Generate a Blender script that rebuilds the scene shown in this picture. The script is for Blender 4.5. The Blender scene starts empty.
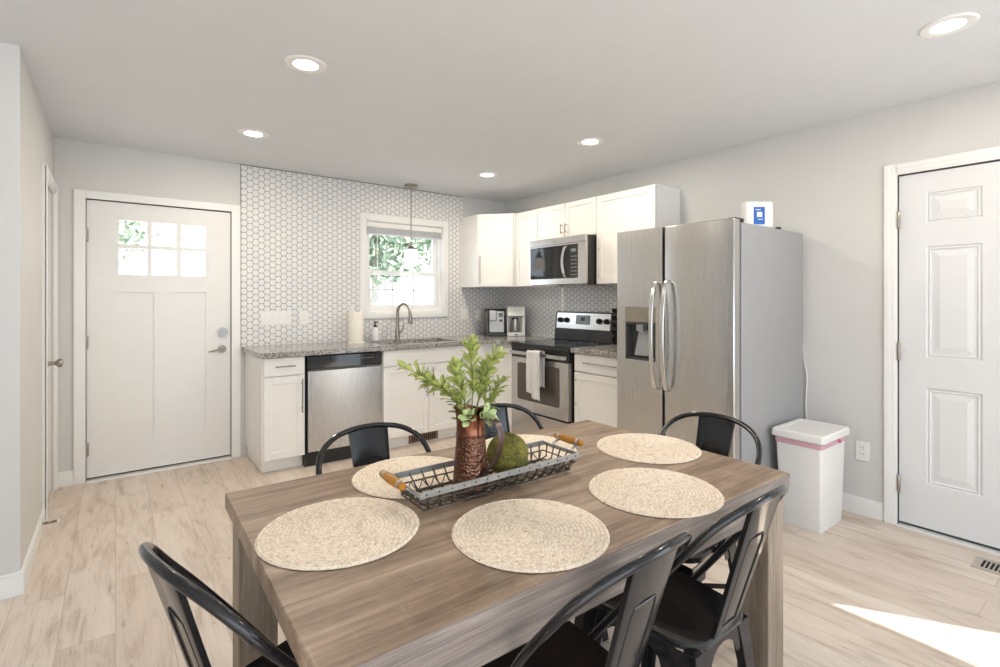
import bpy, bmesh, math, random
from mathutils import Vector, Matrix

R = math.radians
PI = math.pi
scene = bpy.context.scene
COL = scene.collection

# ------------------------------------------------------------------ camera, world, light, exposure
F_PX, CY_PX, YAW, CAM_H = 504.3, 298.7, 37.32, 1.3165
cam_data = bpy.data.cameras.new('camera')
cam_data.sensor_fit = 'HORIZONTAL'
cam_data.sensor_width = 36.0
cam_data.lens = F_PX / 1000.0 * 36.0
cam_data.shift_y = -(333.5 - CY_PX) / 1000.0
cam_data.clip_start = 0.02
cam = bpy.data.objects.new('camera', cam_data)
COL.objects.link(cam)
cam.location = (0, 0, CAM_H)
cam.rotation_euler = (R(90), 0, R(-YAW))
scene.camera = cam

SKY_STRENGTH = 3.5
SUN_STRENGTH = 14.0
DOWNLIGHT_W = 8.5
EXPOSURE = 0.25

world = bpy.data.worlds.new('sky')
scene.world = world
world.use_nodes = True
wn = world.node_tree
bg = wn.nodes['Background']
bg.inputs['Strength'].default_value = SKY_STRENGTH
tc = wn.nodes.new('ShaderNodeTexCoord')
sep = wn.nodes.new('ShaderNodeSeparateXYZ')
wn.links.new(tc.outputs['Generated'], sep.inputs[0])
cr = wn.nodes.new('ShaderNodeValToRGB')
cr.color_ramp.elements[0].position = 0.0
cr.color_ramp.elements[0].color = (0.80, 0.90, 1.0, 1)
cr.color_ramp.elements[1].position = 0.8
cr.color_ramp.elements[1].color = (0.62, 0.80, 1.0, 1)
wn.links.new(sep.outputs['Z'], cr.inputs[0])
wn.links.new(cr.outputs[0], bg.inputs['Color'])

sun_data = bpy.data.lights.new('sun', 'SUN')
sun_data.energy = SUN_STRENGTH
sun_data.angle = R(0.6)
sun_data.color = (1.0, 0.95, 0.86)
sun = bpy.data.objects.new('sun', sun_data)
COL.objects.link(sun)
SUN_EL = 40.0
_h = Vector((-0.53, 0.85, 0)).normalized() * math.cos(R(SUN_EL))
sun_dir = Vector((_h.x, _h.y, -math.sin(R(SUN_EL))))
sun.rotation_euler = sun_dir.to_track_quat('-Z', 'Y').to_euler()
sun.location = (8, -8, 10)

def portal(name, loc, direction, sx, sy):
    d = bpy.data.lights.new(name, 'AREA')
    d.shape = 'RECTANGLE'; d.size = sx; d.size_y = sy
    d.cycles.is_portal = True
    o = bpy.data.objects.new(name, d); COL.objects.link(o)
    o.location = loc
    o.rotation_euler = Vector(direction).to_track_quat('-Z', 'Z').to_euler()
    return o

scene.view_settings.view_transform = 'Standard'
scene.view_settings.look = 'None'
scene.view_settings.gamma = 1.0
scene.view_settings.use_curve_mapping = False
scene.view_settings.exposure = EXPOSURE
scene.cycles.max_bounces = 14
scene.cycles.diffuse_bounces = 8
scene.cycles.glossy_bounces = 5
scene.cycles.transparent_max_bounces = 12
scene.cycles.sample_clamp_indirect = 6.0
scene.cycles.use_denoising = True

# ------------------------------------------------------------------ room sizes
YB = 4.667          # wall with the entry door and the window
XR = 3.622          # wall with the range, the fridge and the second door
XL = -0.338         # short wall with the closet door
YE = 3.08           # end of that short wall
XF, YR = -3.3, -2.7 # far left wall and rear wall (behind the camera)
ZC = 2.44

# ------------------------------------------------------------------ materials
def new_mat(name):
    m = bpy.data.materials.new(name)
    m.use_nodes = True
    nt = m.node_tree
    b = nt.nodes['Principled BSDF']
    return m, nt, b

def N(nt, kind, **kw):
    n = nt.nodes.new(kind)
    for k, v in kw.items():
        setattr(n, k, v)
    return n

def math_node(nt, op, a=None, b=None, c=None):
    n = N(nt, 'ShaderNodeMath', operation=op)
    for i, v in enumerate((a, b, c)):
        if v is None: continue
        if isinstance(v, (int, float)): n.inputs[i].default_value = v
        else: nt.links.new(v, n.inputs[i])
    return n.outputs[0]

def obj_coords(nt, scale=(1, 1, 1), rot=(0, 0, 0)):
    t = N(nt, 'ShaderNodeTexCoord')
    mp = N(nt, 'ShaderNodeMapping')
    mp.inputs['Scale'].default_value = scale
    mp.inputs['Rotation'].default_value = rot
    nt.links.new(t.outputs['Object'], mp.inputs['Vector'])
    return mp.outputs['Vector']

def noise(nt, vec, scale, detail=4, rough=0.55):
    n = N(nt, 'ShaderNodeTexNoise')
    n.inputs['Scale'].default_value = scale
    n.inputs['Detail'].default_value = detail
    n.inputs['Roughness'].default_value = rough
    nt.links.new(vec, n.inputs['Vector'])
    return n.outputs['Fac']

def ramp(nt, fac, stops):
    r = N(nt, 'ShaderNodeValToRGB')
    e = r.color_ramp.elements
    while len(e) < len(stops): e.new(0.5)
    for el, (p, c) in zip(e, stops):
        el.position = p
        el.color = (c[0], c[1], c[2], 1)
    nt.links.new(fac, r.inputs[0])
    return r.outputs[0]

def mix(nt, fac, a, b, blend='MIX'):
    m = N(nt, 'ShaderNodeMix', data_type='RGBA', blend_type=blend)
    for sock, v in ((m.inputs[0], fac), (m.inputs[6], a), (m.inputs[7], b)):
        if isinstance(v, (int, float)): sock.default_value = v
        elif isinstance(v, tuple): sock.default_value = (v[0], v[1], v[2], 1)
        else: nt.links.new(v, sock)
    return m.outputs[2]

def bump(nt, b, height, strength=0.2, dist=0.002):
    n = N(nt, 'ShaderNodeBump')
    n.inputs['Strength'].default_value = strength
    n.inputs['Distance'].default_value = dist
    nt.links.new(height, n.inputs['Height'])
    nt.links.new(n.outputs[0], b.inputs['Normal'])

def simple(name, col, rough=0.5, metal=0.0, var=0.04, nscale=12, bumpy=0.0, bscale=200, coat=0.0, spec=0.5):
    m, nt, b = new_mat(name)
    v = obj_coords(nt)
    f = noise(nt, v, nscale)
    lo = tuple(max(0, c * (1 - var)) for c in col)
    hi = tuple(min(1, c * (1 + var)) for c in col)
    nt.links.new(ramp(nt, f, [(0.3, lo), (0.7, hi)]), b.inputs['Base Color'])
    b.inputs['Roughness'].default_value = rough
    b.inputs['Metallic'].default_value = metal
    b.inputs['Coat Weight'].default_value = coat
    b.inputs['Specular IOR Level'].default_value = spec
    if bumpy:
        bump(nt, b, noise(nt, v, bscale, 3), bumpy, 0.002)
    return m

def emissive(name, col, strength):
    m, nt, b = new_mat(name)
    b.inputs['Base Color'].default_value = (*col, 1)
    b.inputs['Emission Color'].default_value = (*col, 1)
    b.inputs['Emission Strength'].default_value = strength
    b.inputs['Roughness'].default_value = 0.4
    return m

def glass_mat(name, tint=(1, 1, 1), base=0.04):
    m = bpy.data.materials.new(name)
    m.use_nodes = True
    nt = m.node_tree
    nt.nodes.clear()
    out = N(nt, 'ShaderNodeOutputMaterial')
    t = N(nt, 'ShaderNodeBsdfTransparent'); t.inputs[0].default_value = (*tint, 1)
    g = N(nt, 'ShaderNodeBsdfGlossy'); g.inputs['Roughness'].default_value = 0.02
    lw = N(nt, 'ShaderNodeLayerWeight'); lw.inputs[0].default_value = 0.12
    f = math_node(nt, 'MULTIPLY_ADD', lw.outputs['Fresnel'], 0.7, base * 0.3)
    ms = N(nt, 'ShaderNodeMixShader')
    nt.links.new(f, ms.inputs[0]); nt.links.new(t.outputs[0], ms.inputs[1]); nt.links.new(g.outputs[0], ms.inputs[2])
    nt.links.new(ms.outputs[0], out.inputs[0])
    return m

def brushed(name, col, rough=0.28, axis='z', strength=0.04):
    m, nt, b = new_mat(name)
    sc = {'z': (300, 300, 4), 'x': (4, 300, 300), 'y': (300, 4, 300)}[axis]
    v = obj_coords(nt, sc)
    f = noise(nt, v, 1.0, 2)
    lo = tuple(c * 0.985 for c in col); hi = tuple(min(1, c * 1.015) for c in col)
    nt.links.new(ramp(nt, f, [(0.3, lo), (0.7, hi)]), b.inputs['Base Color'])
    b.inputs['Metallic'].default_value = 1.0
    r = math_node(nt, 'MULTIPLY_ADD', f, 0.03, rough - 0.015)
    nt.links.new(r, b.inputs['Roughness'])
    v2 = obj_coords(nt, (1.3, 1.3, 2.2))
    bump(nt, b, noise(nt, v2, 1.6, 1), 0.12, 0.012)
    return m

def hex_mat(name, plane):
    """white hexagon mosaic with dark grout, flat-top cells; plane 'xz' or 'yz'."""
    m, nt, b = new_mat(name)
    t = N(nt, 'ShaderNodeTexCoord')
    s = N(nt, 'ShaderNodeSeparateXYZ')
    nt.links.new(t.outputs['Object'], s.inputs[0])
    u = s.outputs['X'] if plane == 'xz' else s.outputs['Y']
    w = s.outputs['Z']
    H = 0.052                       # flat to flat
    # scaled so that flat-to-flat = 1 : vertical period 1, horizontal period sqrt3
    q3 = math.sqrt(3)
    x = math_node(nt, 'ADD', math_node(nt, 'DIVIDE', u, H), 100 * q3)
    y = math_node(nt, 'ADD', math_node(nt, 'DIVIDE', w, H), 100.0)
    def cell(ox, oy):
        px = math_node(nt, 'SUBTRACT', math_node(nt, 'MODULO', math_node(nt, 'ADD', x, ox), q3), q3 / 2)
        py = math_node(nt, 'SUBTRACT', math_node(nt, 'MODULO', math_node(nt, 'ADD', y, oy), 1.0), 0.5)
        ax = math_node(nt, 'ABSOLUTE', px); ay = math_node(nt, 'ABSOLUTE', py)
        d = math_node(nt, 'MAXIMUM', ay, math_node(nt, 'ADD', math_node(nt, 'MULTIPLY', ax, q3 / 2), math_node(nt, 'MULTIPLY', ay, 0.5)))
        return d
    d = math_node(nt, 'MINIMUM', cell(0, 0), cell(q3 / 2, 0.5))   # 0 centre .. 0.5 edge
    vec = obj_coords(nt)
    col = ramp(nt, d, [(0.0, (0.77, 0.765, 0.76)), (0.450, (0.76, 0.755, 0.75)), (0.473, (0.23, 0.225, 0.225)), (0.5, (0.18, 0.178, 0.18))])
    nv = noise(nt, vec, 6, 2)
    tint = ramp(nt, nv, [(0.3, (0.93, 0.94, 0.96)), (0.7, (1, 0.99, 0.97))])
    nt.links.new(mix(nt, 1.0, col, tint, 'MULTIPLY'), b.inputs['Base Color'])
    rr = ramp(nt, d, [(0.44, (0.30,) * 3), (0.47, (0.8,) * 3)])
    nt.links.new(rr, b.inputs['Roughness'])
    hgt = ramp(nt, d, [(0.40, (1,) * 3), (0.47, (0,) * 3)])
    bump(nt, b, hgt, 0.5, 0.0015)
    return m

def floor_mat():
    m, nt, b = new_mat('floor_planks')
    v = obj_coords(nt, rot=(0, 0, R(90)))
    br = N(nt, 'ShaderNodeTexBrick')
    br.offset = 0.37
    br.inputs['Scale'].default_value = 1.0
    br.inputs['Brick Width'].default_value = 1.25
    br.inputs['Row Height'].default_value = 0.178
    br.inputs['Mortar Size'].default_value = 0.0012
    br.inputs['Mortar Smooth'].default_value = 0.3
    br.inputs['Bias'].default_value = 0.0
    br.inputs['Color1'].default_value = (0.0, 0.0, 0.0, 1)
    br.inputs['Color2'].default_value = (1.0, 1.0, 1.0, 1)
    br.inputs['Mortar'].default_value = (0.5, 0.5, 0.5, 1)
    nt.links.new(v, br.inputs['Vector'])
    base = ramp(nt, br.outputs['Color'], [(0.0, (0.60, 0.512, 0.435)), (0.5, (0.635, 0.548, 0.472)), (1.0, (0.665, 0.588, 0.516))])
    # grain runs along Y
    off = N(nt, 'ShaderNodeVectorMath', operation='MULTIPLY_ADD')
    off.inputs[1].default_value = (7.3, 3.1, 5.7)
    nt.links.new(br.outputs['Color'], off.inputs[0])
    tcn = obj_coords(nt, (7.5, 1.15, 1))
    nt.links.new(tcn, off.inputs[2])
    g1 = noise(nt, off.outputs[0], 1.6, 6, 0.62)
    g1.node.inputs['Distortion'].default_value = 1.1
    nt.links.new(obj_coords(nt, (26, 4.5, 1)), (fk := N(nt, 'ShaderNodeTexNoise')).inputs['Vector'])
    fk.inputs['Scale'].default_value = 1.5; fk.inputs['Detail'].default_value = 3; fk.inputs['Distortion'].default_value = 0.8
    flecks = ramp(nt, fk.outputs['Fac'], [(0.27, (0.62, 0.53, 0.46)), (0.36, (1, 1, 1))])
    tcn2 = obj_coords(nt, (60, 2.5, 1))
    g2 = noise(nt, tcn2, 2.0, 4, 0.6)
    g = math_node(nt, 'ADD', math_node(nt, 'MULTIPLY', g1, 0.72), math_node(nt, 'MULTIPLY', g2, 0.28))
    grain = ramp(nt, g, [(0.29, (0.60, 0.53, 0.47)), (0.40, (0.84, 0.80, 0.765)), (0.50, (1, 1, 1)), (0.70, (1.12, 1.13, 1.14))])
    c = mix(nt, 1.0, base, grain, 'MULTIPLY')
    c = mix(nt, 0.8, c, mix(nt, 1.0, c, flecks, 'MULTIPLY'))
    # a few knots
    kn = N(nt, 'ShaderNodeTexVoronoi'); kn.inputs['Scale'].default_value = 1.0
    nt.links.new(obj_coords(nt, (5.2, 1.5, 1)), kn.inputs['Vector'])
    kf = ramp(nt, kn.outputs['Distance'], [(0.0, (0.55,) * 3), (0.05, (0.72,) * 3), (0.12, (1,) * 3)])
    c = mix(nt, 0.65, c, mix(nt, 1.0, c, kf, 'MULTIPLY'))
    seam = ramp(nt, br.outputs['Fac'], [(0.0, (1,) * 3), (1.0, (0.62, 0.58, 0.54))])
    c = mix(nt, 1.0, c, seam, 'MULTIPLY')
    nt.links.new(c, b.inputs['Base Color'])
    b.inputs['Roughness'].default_value = 0.42
    b.inputs['Specular IOR Level'].default_value = 0.4
    bump(nt, b, g, 0.12, 0.002)
    return m

def wood_mat(name, tones, axis='x', scale=1.0, rough=0.5, plank=None, wide_mul=1.0):
    m, nt, b = new_mat(name)
    long_, wide = 1.1 * scale, 14 * scale * wide_mul
    sc = {'x': (long_, wide, wide), 'y': (wide, long_, wide), 'z': (wide, wide, long_)}[axis]
    v = obj_coords(nt, sc)
    if plank:
        t = N(nt, 'ShaderNodeTexCoord'); s = N(nt, 'ShaderNodeSeparateXYZ')
        nt.links.new(t.outputs['Object'], s.inputs[0])
        fl = math_node(nt, 'FLOOR', math_node(nt, 'DIVIDE', s.outputs['Y'], plank))
        wnz = N(nt, 'ShaderNodeTexWhiteNoise', noise_dimensions='1D')
        nt.links.new(fl, wnz.inputs['W'])
        add = N(nt, 'ShaderNodeVectorMath', operation='MULTIPLY_ADD')
        add.inputs[1].default_value = (9, 9, 9)
        nt.links.new(wnz.outputs['Color'], add.inputs[0]); nt.links.new(v, add.inputs[2])
        v = add.outputs[0]
    f1 = noise(nt, v, 1.3, 6, 0.65)
    v2 = obj_coords(nt, tuple(c * 4.5 for c in sc))
    f2 = noise(nt, v2, 1.6, 4, 0.6)
    f = math_node(nt, 'ADD', math_node(nt, 'MULTIPLY', f1, 0.68), math_node(nt, 'MULTIPLY', f2, 0.32))
    if plank:
        f = math_node(nt, 'ADD', f, math_node(nt, 'MULTIPLY_ADD', wnz.outputs['Value'], 0.07, -0.035))
    n = len(tones)
    c = ramp(nt, f, [(0.32 + 0.36 * i / (n - 1), t) for i, t in enumerate(tones)])
    if plank:      # worn patches and pale saw marks
        pt_ = noise(nt, obj_coords(nt, (3.2, 7, 1)), 1.4, 5, 0.7)
        c = mix(nt, 1.0, c, ramp(nt, pt_, [(0.32, (0.74, 0.72, 0.71)), (0.5, (1, 1, 1)), (0.66, (1.16, 1.15, 1.14))]), 'MULTIPLY')
        sc_ = noise(nt, obj_coords(nt, (150, 9, 1), (0, 0, R(28))), 1.0, 2, 0.5)
        ar_ = noise(nt, obj_coords(nt), 5.0, 2, 0.5)
        sm_ = math_node(nt, 'MULTIPLY', ramp(nt, sc_, [(0.66, (0,) * 3), (0.72, (1,) * 3)]), ramp(nt, ar_, [(0.52, (0,) * 3), (0.62, (0.30,) * 3)]))
        c = mix(nt, sm_, c, (0.62, 0.53, 0.45))
    nt.links.new(c, b.inputs['Base Color'])
    b.inputs['Roughness'].default_value = rough
    b.inputs['Specular IOR Level'].default_value = 0.35
    bump(nt, b, f2, 0.25, 0.0015)
    return m

def granite_mat():
    m, nt, b = new_mat('granite')
    v = obj_coords(nt)
    vo = N(nt, 'ShaderNodeTexVoronoi'); vo.inputs['Scale'].default_value = 150
    nt.links.new(v, vo.inputs['Vector'])
    sp = N(nt, 'ShaderNodeSeparateColor'); nt.links.new(vo.outputs['Color'], sp.inputs[0])
    c = ramp(nt, sp.outputs[0], [(0.0, (0.05, 0.05, 0.05)), (0.20, (0.12, 0.115, 0.11)), (0.27, (0.27, 0.265, 0.255)), (0.6, (0.36, 0.352, 0.34)), (0.8, (0.46, 0.45, 0.435)), (1.0, (0.58, 0.57, 0.55))])
    nv = noise(nt, v, 22, 3)
    c2 = mix(nt, 1.0, c, ramp(nt, nv, [(0.35, (0.75, 0.73, 0.7)), (0.65, (1.08, 1.06, 1.03))]), 'MULTIPLY')
    nt.links.new(c2, b.inputs['Base Color'])
    b.inputs['Roughness'].default_value = 0.14
    return m

def straw_mat():
    m, nt, b = new_mat('woven_straw')
    v = obj_coords(nt)
    s = N(nt, 'ShaderNodeSeparateXYZ'); nt.links.new(v, s.inputs[0])
    r = math_node(nt, 'SQRT', math_node(nt, 'ADD', math_node(nt, 'MULTIPLY', s.outputs[0], s.outputs[0]), math_node(nt, 'MULTIPLY', s.outputs[1], s.outputs[1])))
    th = math_node(nt, 'ARCTAN2', s.outputs[1], s.outputs[0])
    ring = math_node(nt, 'DIVIDE', r, 0.0104)
    arc = math_node(nt, 'MULTIPLY', th, math_node(nt, 'MULTIPLY', math_node(nt, 'FLOOR', ring), 1.35))
    # slanted braid cells
    sl = math_node(nt, 'ADD', arc, math_node(nt, 'MULTIPLY', ring, 0.5))
    comb = N(nt, 'ShaderNodeCombineXYZ')
    nt.links.new(ring, comb.inputs[0]); nt.links.new(sl, comb.inputs[1])
    vo = N(nt, 'ShaderNodeTexVoronoi'); vo.inputs['Scale'].default_value = 1.0; vo.inputs['Randomness'].default_value = 0.38
    nt.links.new(comb.outputs[0], vo.inputs['Vector'])
    d = vo.outputs['Distance']
    c = ramp(nt, d, [(0.0, (0.95, 0.855, 0.735)), (0.48, (0.91, 0.80, 0.665)), (0.68, (0.78, 0.64, 0.49)), (0.90, (0.42, 0.29, 0.19))])
    fr = math_node(nt, 'FRACT', ring)
    c = mix(nt, 1.0, c, ramp(nt, fr, [(0.0, (0.74, 0.67, 0.59)), (0.14, (1, 1, 1)), (0.88, (1, 1, 1)), (1.0, (0.74, 0.67, 0.59))]), 'MULTIPLY')
    sp = N(nt, 'ShaderNodeSeparateColor'); nt.links.new(vo.outputs['Color'], sp.inputs[0])
    c = mix(nt, 1.0, c, ramp(nt, sp.outputs[0], [(0.0, (0.86, 0.83, 0.78)), (0.4, (1, 1, 1)), (1, (1.06, 1.05, 1.03))]), 'MULTIPLY')
    nt.links.new(c, b.inputs['Base Color'])
    b.inputs['Roughness'].default_value = 0.75
    inv = math_node(nt, 'SUBTRACT', 1.0, d)
    bump(nt, b, inv, 0.6, 0.004)
    return m

def copper_mat():
    m, nt, b = new_mat('hammered_copper')
    v = obj_coords(nt)
    nz = noise(nt, v, 9, 5, 0.65)
    c = ramp(nt, nz, [(0.30, (0.09, 0.042, 0.028)), (0.50, (0.20, 0.10, 0.068)), (0.68, (0.34, 0.19, 0.135)), (0.8, (0.42, 0.29, 0.23))])
    nt.links.new(c, b.inputs['Base Color'])
    b.inputs['Metallic'].default_value = 1.0
    b.inputs['Roughness'].default_value = 0.33
    vo = N(nt, 'ShaderNodeTexVoronoi'); vo.inputs['Scale'].default_value = 130
    nt.links.new(v, vo.inputs['Vector'])
    bump(nt, b, vo.outputs['Distance'], 0.75, 0.004)
    return m

def leafy(name, a, b_, rough=0.5, trans=0.0):
    m, nt, b = new_mat(name)
    nz = noise(nt, obj_coords(nt), 40, 2)
    nt.links.new(ramp(nt, nz, [(0.3, a), (0.7, b_)]), b.inputs['Base Color'])
    b.inputs['Roughness'].default_value = rough
    return m

def moss_mat():
    m, nt, b = new_mat('moss')
    v = obj_coords(nt)
    n1 = noise(nt, v, 160, 4, 0.7)
    n2 = noise(nt, v, 22, 3, 0.6)
    f = math_node(nt, 'ADD', math_node(nt, 'MULTIPLY', n1, 0.6), math_node(nt, 'MULTIPLY', n2, 0.4))
    nt.links.new(ramp(nt, f, [(0.34, (0.055, 0.05, 0.012)), (0.46, (0.16, 0.15, 0.028)), (0.56, (0.30, 0.26, 0.05)), (0.68, (0.47, 0.40, 0.12))]), b.inputs['Base Color'])
    b.inputs['Roughness'].default_value = 0.95
    bump(nt, b, n1, 1.0, 0.01)
    return m

M = {}
M['wall'] = simple('wall_paint', (0.625, 0.622, 0.608), 0.62, var=0.012, nscale=3, bumpy=0.06, bscale=260)
M['ceiling'] = simple('ceiling_paint', (0.69, 0.712, 0.735), 0.85, var=0.012, nscale=5, bumpy=0.35, bscale=130)
M['trim'] = simple('trim_paint', (0.81, 0.81, 0.80), 0.35, var=0.01)
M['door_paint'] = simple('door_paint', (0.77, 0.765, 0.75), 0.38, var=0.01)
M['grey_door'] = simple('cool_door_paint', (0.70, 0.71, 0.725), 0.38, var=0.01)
M['cabinet'] = simple('cabinet_paint', (0.84, 0.825, 0.795), 0.34, var=0.012, nscale=4)
M['floor'] = floor_mat()
M['hex_x'] = hex_mat('hexagon_tile_long', 'xz')
M['hex_y'] = hex_mat('hexagon_tile_side', 'yz')
M['granite'] = granite_mat()
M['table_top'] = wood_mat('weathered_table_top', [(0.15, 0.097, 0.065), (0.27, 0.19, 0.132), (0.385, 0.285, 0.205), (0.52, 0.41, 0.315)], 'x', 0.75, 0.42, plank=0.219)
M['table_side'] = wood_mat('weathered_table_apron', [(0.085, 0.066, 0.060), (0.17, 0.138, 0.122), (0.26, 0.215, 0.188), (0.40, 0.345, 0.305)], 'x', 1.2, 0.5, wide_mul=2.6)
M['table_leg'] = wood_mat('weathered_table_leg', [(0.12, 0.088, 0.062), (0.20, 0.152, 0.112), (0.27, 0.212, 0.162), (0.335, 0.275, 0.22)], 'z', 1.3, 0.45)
M['black_metal'] = simple('gunmetal_enamel', (0.030, 0.029, 0.031), 0.14, 0.5, 0.1, 8, coat=0.12)
M['seat_black'] = simple('black_enamel', (0.010, 0.010, 0.012), 0.25, 0.0, 0.1, 8, coat=0.3)
M['steel'] = brushed('brushed_steel', (0.56, 0.55, 0.535), 0.27, 'z')
M['steel_h'] = brushed('brushed_steel_wide', (0.62, 0.605, 0.585), 0.26, 'y')
M['fridge_side'] = simple('fridge_grey_side', (0.36, 0.365, 0.375), 0.42, 0.25, 0.02)
M['chrome'] = simple('polished_steel', (0.68, 0.67, 0.65), 0.18, 1.0, 0.02)
M['silver'] = simple('silver_plastic', (0.46, 0.46, 0.455), 0.4, 0.35, 0.03)
M['satin'] = simple('satin_grey', (0.42, 0.43, 0.43), 0.45, 0.6, 0.03)
M['nickel'] = simple('brushed_nickel', (0.36, 0.33, 0.29), 0.3, 1.0, 0.05)
M['black_gloss'] = simple('black_glass', (0.008, 0.008, 0.009), 0.05, 0.0, 0.05)
M['oven_glass'] = simple('smoky_oven_glass', (0.075, 0.06, 0.05), 0.06, 0.0, 0.05)
M['black_plastic'] = simple('black_plastic', (0.014, 0.014, 0.014), 0.35, 0.0, 0.05)
M['dark_grey'] = simple('dark_grey_plastic', (0.07, 0.068, 0.065), 0.4, 0.0, 0.05)
M['white_plastic'] = simple('white_plastic', (0.80, 0.79, 0.77), 0.35, 0.0, 0.01)
M['cream'] = simple('cream_paper', (0.80, 0.765, 0.68), 0.8, 0.0, 0.02)
M['straw'] = straw_mat()
M['copper'] = copper_mat()
M['copper_smooth'] = simple('smooth_copper', (0.20, 0.08, 0.048), 0.25, 1.0, 0.3, 7)
M['bronze'] = simple('bronze_strap', (0.20, 0.15, 0.145), 0.3, 1.0, 0.12, 14)
M['jug_dark'] = simple('jug_inside', (0.10, 0.055, 0.04), 0.45, 0.9, 0.1)
M['leaf'] = leafy('leaf_green', (0.32, 0.385, 0.085), (0.50, 0.55, 0.19))
M['leaf_dark'] = leafy('leaf_deep_green', (0.20, 0.255, 0.05), (0.35, 0.41, 0.11))
M['leaf_pale'] = leafy('leaf_pale_green', (0.44, 0.54, 0.22), (0.60, 0.68, 0.36))
M['stem'] = leafy('stem_green', (0.13, 0.15, 0.04), (0.24, 0.27, 0.07))
M['moss'] = moss_mat()
M['wire'] = simple('dark_wire', (0.10, 0.088, 0.075), 0.38, 0.8, 0.15, 30)
M['galv'] = simple('galvanised_strap', (0.42, 0.42, 0.42), 0.42, 0.7, 0.12, 60)
M['orange_wood'] = wood_mat('honey_wood', [(0.30, 0.11, 0.008), (0.44, 0.18, 0.015), (0.54, 0.25, 0.03)], 'y', 3.0, 0.28)
M['pine_end'] = simple('pale_wood', (0.62, 0.42, 0.22), 0.5, 0, 0.08, 30)
M['towel'] = simple('grey_towel', (0.68, 0.67, 0.65), 0.95, 0, 0.05, 40, bumpy=0.4, bscale=500)
M['pink'] = simple('pink_drawstring', (0.62, 0.38, 0.44), 0.4, 0, 0.06, 30)
M['blue'] = simple('blue_card', (0.015, 0.12, 0.48), 0.35, 0, 0.04)
M['pale_print'] = simple('pale_print', (0.74, 0.80, 0.90), 0.5, 0, 0.03)
M['grey_print'] = simple('grey_print', (0.22, 0.22, 0.22), 0.5, 0, 0.03)
M['glass'] = glass_mat('clear_glass')
M['carafe'] = glass_mat('carafe_glass', (0.80, 0.80, 0.80), 0.1)
M['lens'] = emissive('lit_lens', (1.0, 0.90, 0.74), 14.0)
M['shade'] = emissive('lit_white_glass', (1.0, 0.97, 0.92), 1.6)
M['lcd'] = simple('lcd_grey', (0.22, 0.27, 0.26), 0.2, 0, 0.05)
M['vent_copper'] = simple('brown_register', (0.22, 0.135, 0.09), 0.45, 0.4, 0.08)
M['vent_cream'] = simple('beige_register', (0.50, 0.45, 0.39), 0.4, 0.3, 0.05)
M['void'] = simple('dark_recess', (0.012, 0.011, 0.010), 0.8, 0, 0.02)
M['pod_black'] = simple('black_pods', (0.018, 0.017, 0.017), 0.22, 0.4, 0.05)
M['soap'] = simple('white_bottle', (0.78, 0.78, 0.80), 0.25, 0, 0.02)
M['blind'] = simple('blind_slats', (0.60, 0.61, 0.62), 0.5, 0, 0.03)
M['outdoor_ground'] = simple('pale_yard', (0.55, 0.54, 0.50), 0.9, 0, 0.25, 1.2)
M['tree'] = leafy('tree_leaves', (0.27, 0.345, 0.25), (0.42, 0.49, 0.38), 0.8)
M['tree_glare'] = leafy('glare_tree_leaves', (0.46, 0.53, 0.42), (0.58, 0.64, 0.52), 0.8)  # paler copy of the tree leaves, outdoor glare put into the colour
M['bark'] = simple('bark', (0.36, 0.33, 0.30), 0.9, 0, 0.2, 20)
M['bluegrey'] = simple('blue_grey_paint', (0.10, 0.12, 0.22), 0.4, 0, 0.05)

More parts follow.
